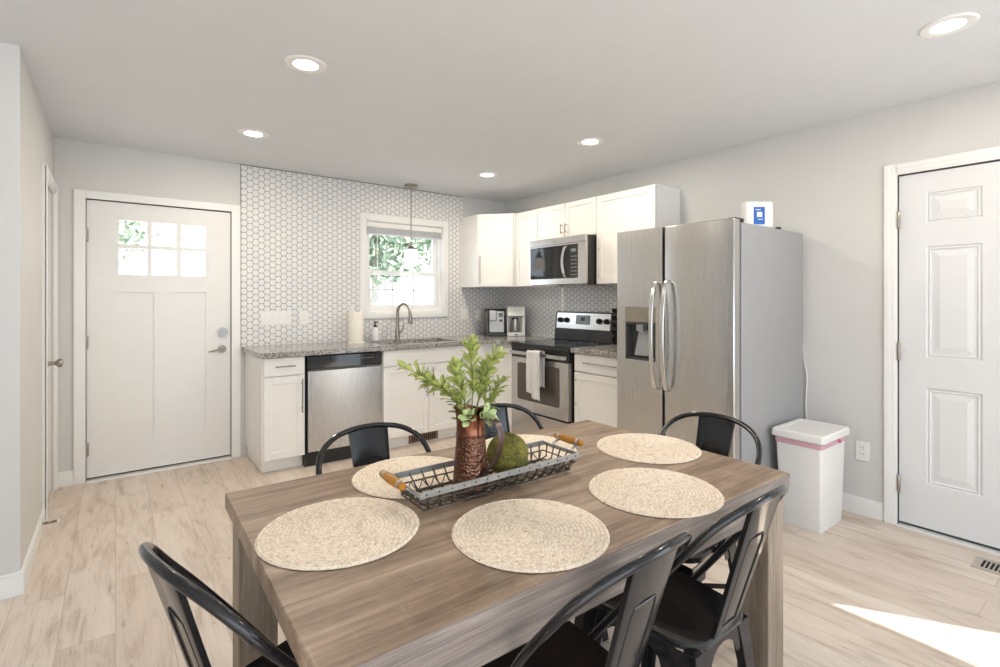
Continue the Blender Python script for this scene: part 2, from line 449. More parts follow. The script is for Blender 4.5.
# ------------------------------------------------------------------ mesh builder
class MB:
    def __init__(s):
        s.bm = bmesh.new()
    def quad(s, *pts):
        vs = [s.bm.verts.new(p) for p in pts]
        return s.bm.faces.new(vs)
    def box(s, x0, x1, y0, y1, z0, z1, mtx=None):
        P = [Vector((x, y, z)) for z in (z0, z1) for y in (y0, y1) for x in (x0, x1)]
        if mtx is not None: P = [mtx @ p for p in P]
        v = [s.bm.verts.new(p) for p in P]
        for f in ((0, 2, 3, 1), (4, 5, 7, 6), (0, 1, 5, 4), (2, 6, 7, 3), (0, 4, 6, 2), (1, 3, 7, 5)):
            s.bm.faces.new([v[i] for i in f])
        return s
    def loft(s, rings, cap=True, closed=True):
        """rings: list of lists of points with equal counts."""
        V = [[s.bm.verts.new(p) for p in r] for r in rings]
        n = len(V[0])
        for a, b in zip(V[:-1], V[1:]):
            for i in range(n if closed else n - 1):
                j = (i + 1) % n
                s.bm.faces.new((a[i], a[j], b[j], b[i]))
        if cap and closed:
            s.bm.faces.new(list(reversed(V[0]))); s.bm.faces.new(V[-1])
        return s
    def prism(s, pts, d):
        """polygon pts (3d, planar) extruded along vector d"""
        d = Vector(d)
        return s.loft([[Vector(p) for p in pts], [Vector(p) + d for p in pts]])
    def lathe(s, prof, c=(0, 0, 0), n=32, axis='z', cap=True):
        rings = []
        for r, z in prof:
            ring = []
            for i in range(n):
                a = 2 * PI * i / n
                p = (r * math.cos(a), r * math.sin(a), z)
                if axis == 'x': p = (p[2], p[0], p[1])
                elif axis == 'y': p = (p[1], p[2], p[0])
                ring.append(Vector(p) + Vector(c))
            rings.append(ring)
        return s.loft(rings, cap)
    def tube(s, path, r, n=10, cap=True, closed=False):
        P = [Vector(p) for p in path]
        m = len(P)
        rad = r if isinstance(r, (list, tuple)) else [r] * m
        T = []
        for i in range(m):
            a = P[i - 1] if (i > 0 or closed) else P[i]
            b = P[(i + 1) % m] if (i < m - 1 or closed) else P[i]
            T.append((b - a).normalized())
        ref = Vector((0, 0, 1)) if abs(T[0].z) < 0.9 else Vector((1, 0, 0))
        u = T[0].cross(ref).normalized()
        rings = []
        for i in range(m):
            if i:
                q = T[i - 1].rotation_difference(T[i]); u = q @ u
            w = T[i].cross(u).normalized()
            rings.append([P[i] + (u * math.cos(2 * PI * k / n) + w * math.sin(2 * PI * k / n)) * rad[i] for k in range(n)])
        if closed: rings.append(rings[0]); cap = False
        return s.loft(rings, cap)
    def bar(s, path, w, t, up=(0, 0, 1)):
        """flat strap: width w along 'up', thickness t"""
        P = [Vector(p) for p in path]; up = Vector(up)
        rings = []
        for i, p in enumerate(P):
            a = P[max(0, i - 1)]; b = P[min(len(P) - 1, i + 1)]
            tg = (b - a).normalized()
            side = tg.cross(up).normalized() * t / 2
            uu = side.cross(tg).normalized() * w / 2
            rings.append([p + side + uu, p + side - uu, p - side - uu, p - side + uu])
        return s.loft(rings)
    def sphere(s, c, r, seg=24, rings=14):
        prof = []
        for i in range(rings + 1):
            a = -PI / 2 + PI * i / rings
            prof.append((max(1e-4, r * math.cos(a)), r * math.sin(a)))
        return s.lathe(prof, c, seg)

def smooth_path(pts, n=8):
    """Catmull-Rom through pts"""
    P = [Vector(p) for p in pts]
    P = [P[0] * 2 - P[1]] + P + [P[-1] * 2 - P[-2]]
    out = []
    for i in range(1, len(P) - 2):
        p0, p1, p2, p3 = P[i - 1:i + 3]
        for k in range(n):
            t = k / n
            out.append(0.5 * ((2 * p1) + (p2 - p0) * t + (2 * p0 - 5 * p1 + 4 * p2 - p3) * t * t + (3 * p1 - p0 - 3 * p2 + p3) * t ** 3))
    out.append(P[-2])
    return out

def obj(name, mb, mat, parent=None, bevel=0.0, smooth=True, seg=2, angle=35, world=False):
    me = bpy.data.meshes.new(name)
    bm = mb.bm
    bmesh.ops.recalc_face_normals(bm, faces=bm.faces)
    if world and parent is not None:
        off = parent
        loc = Vector((0, 0, 0))
        while off is not None:
            loc += off.location; off = off.parent
        for v in bm.verts: v.co -= loc
    bm.to_mesh(me); bm.free()
    for p in me.polygons: p.use_smooth = smooth
    if smooth: me.set_sharp_from_angle(angle=R(angle))
    me.materials.append(mat)
    o = bpy.data.objects.new(name, me)
    COL.objects.link(o)
    if parent is not None: o.parent = parent
    if bevel:
        md = o.modifiers.new('edge', 'BEVEL')
        md.width = bevel; md.segments = seg; md.limit_method = 'ANGLE'; md.angle_limit = R(40)
        md.harden_normals = False
    return o

def thing(name, label, cat, loc=(0, 0, 0), rotz=0.0, group=None, kind=None):
    o = bpy.data.objects.new(name, None)
    o.empty_display_size = 0.1
    COL.objects.link(o)
    o.location = loc; o.rotation_euler = (0, 0, rotz)
    return tag(o, label, cat, group, kind)

def tag(o, label, cat, group=None, kind=None):
    o['label'] = label; o['category'] = cat
    if group: o['group'] = group
    if kind: o['kind'] = kind
    return o

def struct(name, mb, mat, label=None, cat=None, **kw):
    o = obj(name, mb, mat, **kw)
    o['kind'] = 'structure'
    if label: o['label'] = label
    if cat: o['category'] = cat
    return o

# ------------------------------------------------------------------ room shell
WT = 0.12
WX0, WX1, WZ0, WZ1 = 1.925, 2.778, 1.185, 2.075     # kitchen window opening
DX0, DX1, DZ = -0.170, 0.762, 2.035                  # entry door opening
RY0, RY1 = 0.004, 0.932                              # right door opening (y)
SY0, SY1, SZ = -2.60, -1.0, 2.03                    # glazed patio opening in right wall, behind the camera
BX0, BX1, BZ0, BZ1 = -2.9, 2.4, 0.35, 2.2            # wide window in the rear wall

struct('floor', MB().box(XF - WT, XR + WT, YR - WT, YB + WT, -0.1, 0), M['floor'], 'pale beige wood plank floor', 'floor')
struct('ceiling', MB().box(XF - WT, XR + WT, YR - WT, YB + WT, ZC, ZC + 0.1), M['ceiling'], 'white textured flat ceiling', 'ceiling')
# back wall with door and window holes
w = MB()
w.box(XL - WT, DX0, YB, YB + WT, 0, ZC); w.box(DX0, DX1, YB, YB + WT, DZ, ZC)
w.box(DX1, WX0, YB, YB + WT, 0, ZC); w.box(WX0, WX1, YB, YB + WT, 0, WZ0); w.box(WX0, WX1, YB, YB + WT, WZ1, ZC)
w.box(WX1, XR + WT, YB, YB + WT, 0, ZC)
struct('wall_back', w, M['wall'], 'grey wall with the entry door and kitchen window', 'wall')
w = MB()
w.box(XR, XR + WT, YR, SY0, 0, ZC); w.box(XR, XR + WT, SY0, SY1, SZ, ZC); w.box(XR, XR + WT, SY1, RY0, 0, ZC)
w.box(XR, XR + WT, RY0, RY1, DZ, ZC); w.box(XR, XR + WT, RY1, YB, 0, ZC)
struct('wall_right', w, M['wall'], 'grey wall behind the refrigerator and grey panelled door', 'wall')
CY0, CY1 = 4.0, 4.60                                # closet door in the short left wall
w = MB()
w.box(XL - WT, XL, YE, CY0, 0, ZC); w.box(XL - WT, XL, CY0, CY1, DZ, ZC); w.box(XL - WT, XL, CY1, YB, 0, ZC)
w.box(XF, XL - WT, YE, YE + WT, 0, ZC)
struct('wall_left', w, M['wall'], 'short wall beside the entry door, bluish end in daylight', 'wall')
struct('wall_far_left', MB().box(XF - WT, XF, YR, YE + WT, 0, ZC), M['wall'], 'left wall of the living area', 'wall')
w = MB()
w.box(XF, BX0, YR - WT, YR, 0, ZC); w.box(BX1, XR, YR - WT, YR, 0, ZC)
w.box(BX0, BX1, YR - WT, YR, 0, BZ0); w.box(BX0, BX1, YR - WT, YR, BZ1, ZC)
struct('wall_rear', w, M['wall'], 'rear wall with a wide window', 'wall')
portal('rear_window_portal', ((BX0 + BX1) / 2, YR - 0.06, (BZ0 + BZ1) / 2), (0, 1, 0), BX1 - BX0, BZ1 - BZ0)
portal('patio_portal', (XR + 0.06, (SY0 + SY1) / 2, SZ / 2), (-1, 0, 0), SY1 - SY0, SZ)
portal('kitchen_window_portal', ((WX0 + WX1) / 2, YB + 0.13, (WZ0 + WZ1) / 2), (0, -1, 0), WX1 - WX0, WZ1 - WZ0)

# baseboards
BH, BT = 0.105, 0.014
def base_x(mb, x0, x1, y, sgn):
    mb.box(x0, x1, min(y, y + sgn * BT), max(y, y + sgn * BT), 0, BH - 0.012)
    mb.box(x0, x1, min(y, y + sgn * BT * .6), max(y, y + sgn * BT * .6), BH - 0.012, BH)
def base_y(mb, y0, y1, x, sgn):
    mb.box(min(x, x + sgn * BT), max(x, x + sgn * BT), y0, y1, 0, BH - 0.012)
    mb.box(min(x, x + sgn * BT * .6), max(x, x + sgn * BT * .6), y0, y1, BH - 0.012, BH)
b_ = MB(); base_x(b_, XL, DX0 - 0.066, YB, -1)
struct('baseboard_back', b_, M['trim'], 'short white baseboard left of the entry door', 'baseboard', bevel=0.002)
b_ = MB(); base_y(b_, RY1 + 0.066, 1.43, XR, -1); base_y(b_, SY1 + .1, RY0 - 0.066, XR, -1)
struct('baseboard_right', b_, M['trim'], 'white baseboard between the trash can and the grey door', 'baseboard', bevel=0.002)
b_ = MB(); base_y(b_, YE, CY0 - 0.06, XL, 1); base_x(b_, XF, XL + BT, YE, -1)
struct('baseboard_left', b_, M['trim'], 'white baseboard around the short wall end', 'baseboard', bevel=0.002)

# hexagon tile
t = MB()
TX0, TX1, TT = 0.834, 3.036, 0.008
CZ = 0.915
CAS = 0.066
wx0, wx1, wz0, wz1 = WX0 - CAS + .004, WX1 + CAS - .004, WZ0 - CAS - .004, WZ1 + CAS - .004
t.box(TX0, wx0, YB - TT, YB, CZ, ZC); t.box(wx0, wx1, YB - TT, YB, wz1, ZC)
t.box(wx0, wx1, YB - TT, YB, CZ, wz0); t.box(wx1, TX1, YB - TT, YB, CZ, ZC)
t.box(TX1, XR, YB - TT, YB, CZ, 1.445)
struct('wall_back_tile', t, M['hex_x'], 'white hexagon mosaic tile around the kitchen window', 'wall tile', smooth=False)
t = MB().box(XR - TT, XR, 2.30, YB - TT, CZ, 1.445)
struct('wall_right_tile', t, M['hex_y'], 'white hexagon mosaic tile behind the range', 'wall tile', smooth=False)
t = MB(); t.box(TX0 - .005, TX0, YB - TT - .002, YB, CZ, ZC); t.box(TX0, TX1, YB - TT - .002, YB, ZC - .008, ZC)
struct('trim_1', t, M['grey_print'], 'thin dark metal edge along the tile', 'trim')

# ------------------------------------------------------------------ doors
def hinge(parent, x, y, z, facing):
    mb = MB()
    if facing == 'y':
        mb.lathe([(0.005, z - .052), (0.009, z - .046), (0.009, z + .046), (0.005, z + .052)], (x, y - .012, 0), 12)
        mb.box(x - .002, x + .016, y - .008, y + .004, z - .045, z + .045)
    else:
        mb.lathe([(0.005, z - .052), (0.009, z - .046), (0.009, z + .046), (0.005, z + .052)], (x - .014 * (1 if facing == 'x' else -1), y - .012, 0), 12)
        mb.box(x - .008, x + .006 * (1 if facing == 'x' else -1), y - .013, y + .013, z - .045, z + .045)
    return obj('hinge', mb, M['nickel'], parent, world=True)

# door_1 : entry door
d1 = thing('door_1', 'white entry door with six small glass panes and two long panels', 'door', (DX0, YB, 0), kind='structure')
sx0, sx1 = DX0 + 0.004, DX1 - 0.004
ys = YB + 0.012                                      # face of the slab
mb = MB()
def rect_hole_slab(mb, x0, x1, z0, z1, y0, y1, holes):
    """slab in xz with rectangular holes (grid fill)"""
    xs = sorted({x0, x1, *[h[0] for h in holes], *[h[1] for h in holes]})
    zs = sorted({z0, z1, *[h[2] for h in holes], *[h[3] for h in holes]})
    for a, b in zip(xs[:-1], xs[1:]):
        for c, d in zip(zs[:-1], zs[1:]):
            mx, mz = (a + b) / 2, (c + d) / 2
            if any(h[0] < mx < h[1] and h[2] < mz < h[3] for h in holes): continue
            mb.box(a, b, y0, y1, c, d)
lx = [(0.020, 0.193), (0.221, 0.382), (0.412, 0.580)]
lz = [(1.497, 1.694), (1.722, 1.900)]
lites = [(a, b, c, d) for a, b in lx for c, d in lz]
panels = [(0.026, 0.235, 0.257, 1.367), (0.369, 0.580, 0.262, 1.370)]
rect_hole_slab(mb, sx0, sx1, 0.026, DZ - 0.006, ys, ys + 0.044, lites + panels)
for p in panels: mb.box(p[0], p[1], ys + 0.009, ys + 0.036, p[2], p[3])
bmesh.ops.remove_doubles(mb.bm, verts=mb.bm.verts, dist=1e-5)
obj('slab', mb, M['door_paint'], d1, world=True, smooth=False)
for a, b, c, d in lites:
    obj('pane', MB().box(a, b, ys + .018, ys + .022, c, d), M['glass'], d1, world=True)
mb = MB()
mb.box(DX0 - CAS, DX0, YB - .018, YB + .002, 0, DZ + .057); mb.box(DX1, DX1 + CAS, YB - .018, YB + .002, 0, DZ + .057)
mb.box(DX0, DX1, YB - .018, YB + .002, DZ, DZ + .057)
obj('casing', mb, M['trim'], d1, bevel=.003, world=True)
mb = MB(); mb.box(DX0 - .001, DX0 + .001, YB, YB + .1, 0, DZ); mb.box(DX1 - .001, DX1 + .001, YB, YB + .1, 0, DZ)
mb.box(DX0, DX1, YB, YB + .1, DZ - .001, DZ + .001)
mb.box(DX0 + .001, DX0 + .03, ys + .046, ys + .07, 0, DZ); mb.box(DX1 - .03, DX1 - .001, ys + .046, ys + .07, 0, DZ); mb.box(DX0, DX1, ys + .046, ys + .07, DZ - .03, DZ); mb.box(DX0, DX1, ys + .03, ys + .044, .006, .04)
obj('jamb_gap_shade', mb, M['dark_grey'], d1, world=True)  # jamb and stop strips coloured dark to paint shade into the door gaps
obj('threshold', MB().box(DX0 + .002, DX1 - .002, YB - .03, YB + .11, 0.0, .010), M['trim'], d1, world=True)
for z in (1.772, 1.006, 0.233): hinge(d1, sx0 - .002, YB + .004, z, 'y')
lk = MB().lathe([(0.036, -.026), (0.036, -.004), (0.033, 0)], (0.700, ys, 1.045), 28, 'y')
lk.lathe([(.012, -.034), (.012, -.02)], (0.700, ys, 1.045), 16, 'y')
obj('deadbolt', lk, M['satin'], d1, world=True)
lv = MB().lathe([(0.031, -.012), (0.031, 0)], (0.695, ys, .905), 28, 'y').lathe([(.011, -.055), (.011, 0)], (0.695, ys, .905), 16, 'y')
lv.tube(smooth_path([(.695, ys - .05, .905), (.665, ys - .053, .903), (.62, ys - .05, .893), (.595, ys - .045, .890)]), [.010] * 8 + [.009] * 8 + [.007] * 9, 10)
obj('handle', lv, M['nickel'], d1, world=True)

# door_2 : six-panel grey door in the right wall
d2 = thing('door_2', 'cool grey moulded panel door with three hinges in the right wall', 'door', (XR, RY1, 0), kind='structure')
xs_ = XR + 0.012
mb = MB()
ya, yb = RY0 + 0.004, RY1 - 0.004
cols = [(0.572, 0.805), (0.137, 0.370)]
rows = [(1.745, 1.915), (0.985, 1.612), (0.270, 0.815)]
pan = [(a, b, c, d) for a, b in cols for c, d in rows]
yy = sorted({ya, yb, *[v for c in cols for v in c]}); zz = sorted({0.024, DZ - .006, *[v for r in rows for v in r]})
for a, b in zip(yy[:-1], yy[1:]):
    for c, d in zip(zz[:-1], zz[1:]):
        if any(p[0] < (a + b) / 2 < p[1] and p[2] < (c + d) / 2 < p[3] for p in pan): continue
        mb.box(xs_, xs_ + .04, a, b, c, d)
def rect_ring(x, a, b, c, d, i):
    return [Vector((x, a + i, c + i)), Vector((x, b - i, c + i)), Vector((x, b - i, d - i)), Vector((x, a + i, d - i))]
for a, b, c, d in pan:                                # ogee groove then raised field
    mb.loft([rect_ring(xs_, a, b, c, d, 0), rect_ring(xs_ + .009, a, b, c, d, .008), rect_ring(xs_ + .003, a, b, c, d, .016), rect_ring(xs_ + .010, a, b, c, d, .022),
             rect_ring(xs_ + .009, a, b, c, d, .034), rect_ring(xs_ + .002, a, b, c, d, .060)], cap=False)
    mb.quad(*rect_ring(xs_ + .002, a, b, c, d, .060))
bmesh.ops.remove_doubles(mb.bm, verts=mb.bm.verts, dist=1e-5)
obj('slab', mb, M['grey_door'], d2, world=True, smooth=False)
mb = MB()
def casing_y(mb, x, y0, y1, zt, sgn):
    for k, (w0, w1, t) in enumerate(((0, .066, .012), (.010, .060, .017), (.034, .060, .021))):
        xa, xb = (x - t, x + .002) if sgn < 0 else (x - .002, x + t)
        mb.box(xa, xb, y1 + w0, y1 + w1, 0, zt + w1); mb.box(xa, xb, y0 - w1, y0 - w0, 0, zt + w1)
        mb.box(xa, xb, y0, y1, zt + w0, zt + w1)
casing_y(mb, XR, RY0, RY1, DZ, -1)
obj('casing', mb, M['trim'], d2, bevel=.0015, world=True)
mb = MB(); mb.box(XR, XR + .1, RY0 - .001, RY0 + .001, 0, DZ); mb.box(XR, XR + .1, RY1 - .001, RY1 + .001, 0, DZ); mb.box(XR, XR + .1, RY0, RY1, DZ - .001, DZ + .001)
mb.box(xs_ + .042, xs_ + .06, RY0, RY0 + .03, 0, DZ); mb.box(xs_ + .042, xs_ + .06, RY1 - .03, RY1, 0, DZ); mb.box(xs_ + .042, xs_ + .06, RY0, RY1, DZ - .03, DZ); mb.box(xs_ + .02, xs_ + .038, RY0, RY1, .004, .05)
obj('jamb_gap_shade', mb, M['dark_grey'], d2, world=True)  # dark grey puts shade into the gaps around and under the slab
obj('threshold', MB().box(XR - .020, XR + .11, RY0 + .002, RY1 - .002, 0, .006), M['trim'], d2, world=True)
for z in (1.774, 1.012, 0.246): hinge(d2, XR + .002, RY1 + .004, z, 'x')

# door_3 : closet door in the short left wall
d3 = thing('door_3', 'narrow white closet door with a round bronze knob, seen edge on', 'door', (XL, CY0, 0), kind='structure')
obj('slab', MB().box(XL - .05, XL - .012, CY0 + .005, CY1 - .005, .012, DZ - .006), M['door_paint'], d3, world=True, bevel=.002)
mb = MB(); casing_y(mb, XL, CY0, CY1, DZ, 1)
obj('casing', mb, M['trim'], d3, bevel=.0015, world=True)
for z in (1.80, 1.02, .22): hinge(d3, XL - .006, CY0 + .03, z, 'x')
kb = MB().lathe([(.031, -.012), (.031, -.004), (.014, 0), (.011, .03), (.016, .036), (.026, .046), (.028, .056), (.024, .066), (.012, .072), (.001, .073)], (XL, 4.27, .905), 24, 'x')
obj('knob', kb, M['nickel'], d3, world=True)

# ------------------------------------------------------------------ kitchen window
w1 = thing('window_1', 'white double-hung window above the sink with raised blind', 'window', (WX0, YB, WZ0), kind='structure')
mb = MB()
for k, (i0, i1, tk) in enumerate(((0, CAS, .014), (.014, CAS - .010, .019))):
    mb.box(WX0 - i1, WX0 - i0, YB - TT - tk, YB, WZ0 - i1, WZ1 + i1); mb.box(WX1 + i0, WX1 + i1, YB - TT - tk, YB, WZ0 - i1, WZ1 + i1)
    mb.box(WX0 - i0, WX1 + i0, YB - TT - tk, YB, WZ1 + i0, WZ1 + i1); mb.box(WX0 - i0, WX1 + i0, YB - TT - tk, YB, WZ0 - i1, WZ0 - i0)
obj('casing', mb, M['trim'], w1, bevel=.003, world=True)
mb = MB()
mb.box(WX0, WX0 + .03, YB + .03, YB + .12, WZ0, WZ1); mb.box(WX1 - .03, WX1, YB + .03, YB + .12, WZ0, WZ1)
mb.box(WX0 + .03, WX1 - .03, YB + .03, YB + .12, WZ1 - .03, WZ1); mb.box(WX0 + .03, WX1 - .03, YB + .03, YB + .12, WZ0, WZ0 + .03)
mb.box(WX0, WX0 + .006, YB, YB + .03, WZ0, WZ1); mb.box(WX1 - .006, WX1, YB, YB + .03, WZ0, WZ1); mb.box(WX0, WX1, YB, YB + .03, WZ1 - .006, WZ1); mb.box(WX0, WX1, YB, YB + .03, WZ0, WZ0 + .006)
obj('frame', mb, M['trim'], w1, world=True)
zm = 1.575
def sash(y0, y1, x0, x1, z0, z1, muntins):
    s = 0.04
    mb = MB()
    mb.box(x0, x0 + s, y0, y1, z0, z1); mb.box(x1 - s, x1, y0, y1, z0, z1); mb.box(x0 + s, x1 - s, y0, y1, z0, z0 + s); mb.box(x0 + s, x1 - s, y0, y1, z1 - s, z1)
    if muntins:
        for k in (1, 2):
            x = x0 + s + (x1 - x0 - 2 * s) * k / 3
            mb.box(x - .008, x + .008, y0 + .008, y1 - .004, z0 + s, z1 - s)
        z = (z0 + z1) / 2
        mb.box(x0 + s, x1 - s, y0 + .008, y1 - .004, z - .008, z + .008)
    o = obj('sash', mb, M['trim'], w1, world=True, bevel=.002)
    g = obj('pane', MB().box(x0 + s - .004, x1 - s + .004, (y0 + y1) / 2 - .002, (y0 + y1) / 2 + .002, z0 + s - .004, z1 - s + .004), M['glass'], o, world=True)
sash(YB + .045, YB + .072, WX0 + .03, WX1 - .03, WZ0 + .03, zm + .022, True)
sash(YB + .075, YB + .102, WX0 + .03, WX1 - .03, zm - .02, WZ1 - .03, False)
bl = MB()
for k in range(9): bl.box(WX0 + .012, WX1 - .012, YB + .002, YB + .028, 1.962 + k * .006, 1.9655 + k * .006)
bl.box(WX0 + .012, WX1 - .012, YB + .003, YB + .027, 1.944, 1.959)
bl_root = tag(obj('window_blind', bl, M['blind'], None), 'raised stack of grey blind slats at the top of the kitchen window', 'blind')
obj('headrail', MB().box(WX0 + .008, WX1 - .008, YB - .004, YB + .03, 2.018, 2.066), M['white_plastic'], bl_root, bevel=.002)
obj('wand', MB().tube([(WX0 + .115, YB - .008, 2.03), (WX0 + .113, YB - .01, 1.40)], .004, 8), M['white_plastic'], bl_root)

# outdoors beyond the glass
struct('ground', MB().box(-14, 40, YB + .6, 45, -0.4, -0.3), M['outdoor_ground'], 'bright pale yard outside the window', 'ground')
def tree(x, y, h, rad, seed, label):
    rnd = random.Random(seed)
    t = thing('tree', label, 'tree', (x, y, -0.3), group='trees beyond the kitchen window')
    obj('trunk', MB().tube([(0, 0, 0), (.05, .02, h * .4), (0, .05, h * .75)], [.14, .10, .04], 8), M['bark'], t)
    mb = MB()
    for k in range(7000):
        a = rnd.uniform(0, 2 * PI); zz_ = rnd.uniform(-1, 1); rr = rnd.random() ** .45
        sxy = math.sqrt(1 - zz_ * zz_)
        c = Vector((rad * rr * sxy * math.cos(a), rad * rr * sxy * math.sin(a), h * .655 + h * .345 * rr * zz_))
        u = Vector((rnd.gauss(0, 1), rnd.gauss(0, 1), rnd.gauss(0, 1))).normalized()
        v = u.orthogonal().normalized(); s = rnd.uniform(.10, .17)
        mb.quad(c - u * s, c + v * s * .5, c + u * s, c - v * s * .5)
    obj('foliage', mb, M['tree_glare' if seed == 3 else 'tree'], t, smooth=False)
tree(5.0, 11.6, 6.4, 2.3, 1, 'leafy tree seen through the upper left of the kitchen window')
tree(9.6, 14.0, 7.4, 2.3, 2, 'leafy tree seen through the upper right of the kitchen window')
tree(-0.8, 12.5, 6.5, 1.9, 3, 'leafy tree seen through the left panes of the entry door')
tree(9.4, 20.5, 9.0, 3.0, 4, 'taller tree farther off, behind the other two in the kitchen window')

# ------------------------------------------------------------------ cabinet helpers (local: x along front, y into the wall, front at y=0)
def shaker(name, x0, x1, z0, z1, parent, y=0.0, rail=0.055, slab=False):
    mb = MB(); th = 0.020
    if slab:
        mb.box(x0, x1, y, y + th, z0, z1)
    else:
        mb.box(x0, x0 + rail, y, y + th, z0, z1); mb.box(x1 - rail, x1, y, y + th, z0, z1)
        mb.box(x0 + rail, x1 - rail, y, y + th, z0, z0 + rail); mb.box(x0 + rail, x1 - rail, y, y + th, z1 - rail, z1)
        mb.box(x0 + rail - .004, x1 - rail + .004, y + .008, y + th - .003, z0 + rail - .004, z1 - rail + .004)
    return obj(name, mb, M['cabinet'], parent, bevel=.0025)
def pull(p0, p1, parent, y=0.0, r=.005, out=.03):
    p0 = Vector((p0[0], y - out, p0[1])); p1 = Vector((p1[0], y - out, p1[1]))
    mb = MB().tube([p0, p1], r, 10)
    d = (p1 - p0)
    for t in (.14, .86):
        q = p0 + d * t
        mb.tube([q, q + Vector((0, out + .002, 0))], r * .8, 8)
    return obj('handle', mb, M['nickel'], parent)

TK = 0.10     # toe kick
BC = 0.875    # base cabinet height
g = .002
YF = 4.03     # base cabinet face line, back run
XB = 2.99     # base cabinet face line, right run

# drawer-and-door base cabinet
c = thing('base_cabinet', 'narrow white base cabinet with one drawer, left of the dishwasher', 'cabinet', (0.862, YF, 0), group='white base cabinets')
mb = MB().box(0, .312, .021, .63, TK, BC).box(0.016, .312, .085, .62, 0, TK)
obj('body', mb, M['cabinet'], c, bevel=.0015)
dr = shaker('drawer', .012, .304, .735, BC - .006, c, slab=True); pull((.085, .805), (.23, .805), dr)
do = shaker('door', .012, .304, TK + .008, .725, c); pull((.281, .44), (.281, .70), do)
# sink base
c = thing('base_cabinet', 'wide white sink cabinet with two doors, under the faucet', 'cabinet', (1.812, YF, 0), group='white base cabinets')
W_ = .900
mb = MB().box(0, W_, .021, .10, TK, BC).box(0, .016, .10, .62, TK, BC).box(W_ - .016, W_, .10, .62, TK, BC).box(.016, W_ - .016, .10, .62, TK, TK + .02).box(0, W_, .075, .62, 0, TK)
obj('body', mb, M['cabinet'], c, bevel=.0015)
shaker('false_front', .008, W_ - .008, .735, BC - .006, c, slab=True)
do = shaker('door', .008, W_ / 2 - g, TK + .008, .725, c); pull((W_ / 2 - .03, .44), (W_ / 2 - .03, .70), do)
do = shaker('door', W_ / 2 + g, W_ - .008, TK + .008, .725, c); pull((W_ / 2 + .03, .44), (W_ / 2 + .03, .70), do)
# brown register in the toe kick
vr = thing('toe_kick_register', 'small brown air register in the toe kick under the sink cabinet', 'air vent', (2.245, YF + .075, 0))
obj('frame', MB().box(-.15, .15, -.008, -.001, .012, .088), M['vent_copper'], vr, bevel=.002)
sl = MB()
for k in range(12): sl.box(-.12 + k * .0205, -.108 + k * .0205, -.0085, -.007, .026, .074)
obj('slots', sl, M['void'], vr)
# blind corner: cabinet on the right of the sink plus its return towards the range
c = thing('corner_base_cabinet', 'white corner base cabinet between the sink cabinet and the range', 'cabinet', (2.716, YF, 0), group='white base cabinets')
mb = MB()
mb.box(2.716, XR - .003, YF + .021, YB - .003, TK, BC); mb.box(XB + .021, XR - .003, 3.712, YF + .021, TK, BC)
mb.box(2.716, XR - .003, YF + .085, YB - .003, 0, TK); mb.box(XB + .085, XR - .003, 3.712, YF + .085, 0, TK)
obj('body', mb, M['cabinet'], c, bevel=.0015, world=True)
mb = MB().box(2.720, XB - .002, YF, YF + .02, TK + .008, BC - .006)
obj('filler_panel', mb, M['cabinet'], c, bevel=.002, world=True)
mb = MB(); a, b = 3.716, YF - .004
r_ = .05
mb.box(XB, XB + .02, a, a + r_, TK + .008, BC - .03); mb.box(XB, XB + .02, b - r_, b, TK + .008, BC - .03)
mb.box(XB, XB + .02, a + r_, b - r_, TK + .008, TK + .008 + r_); mb.box(XB, XB + .02, a + r_, b - r_, BC - .03 - r_, BC - .03); mb.box(XB + .008, XB + .016, a + r_, b - r_, TK + .05, BC - .05)
obj('door', mb, M['cabinet'], c, bevel=.002, world=True)

# right of the range
RN = -PI / 2
c = thing('base_cabinet', 'white base cabinet with a drawer, between the range and the refrigerator', 'cabinet', (XB, 2.926, 0), RN, group='white base cabinets')
W_ = .60
obj('body', MB().box(0, W_, .021, .625, TK, BC).box(0, W_, .085, .625, 0, TK), M['cabinet'], c, bevel=.0015)
dr = shaker('drawer', .008, W_ - .008, .728, BC - .006, c, slab=True); pull((.13, .805), (.47, .805), dr)
shaker('door', .008, W_ - .008, TK + .008, .718, c)
for z in (.655, .46): obj('door_bumper', MB().sphere((.03, -.006, z), .008, 12, 8), M['chrome'], c)

# dishwasher
c = thing('dishwasher', 'stainless dishwasher with black control strip under the granite counter', 'dishwasher', (1.178, YF, 0))
W_ = .630
obj('body', MB().box(0.004, W_ - .004, .03, .60, .105, BC - .004), M['black_plastic'], c)
obj('control_panel', MB().box(.006, W_ - .006, -.012, .03, .762, BC - .008), M['black_gloss'], c, bevel=.006)
dp = MB()
prof = [(.012, -.010), (W_ * .25, -.016), (W_ * .5, -.018), (W_ * .75, -.016), (W_ - .012, -.010)]
rings = []
for z in (.118, .752):
    rings.append([Vector((x, y, z)) for x, y in prof] + [Vector((W_ - .012, .02, z)), Vector((.012, .02, z))])
dp.loft(rings)
obj('door', dp, M['steel'], c, bevel=.004)
obj('handle_lip', MB().box(.03, W_ - .03, -.02, .0, .748, .764), M['dark_grey'], c, bevel=.004)
obj('toe_panel', MB().box(0, W_, .03, .10, 0.0, .112), M['black_plastic'], c)
bt = MB()
for k in range(6): bt.box(.38 + k * .03, .395 + k * .03, -.0135, -.011, .822, .828)
obj('control_marks', bt, M['grey_print'], c)

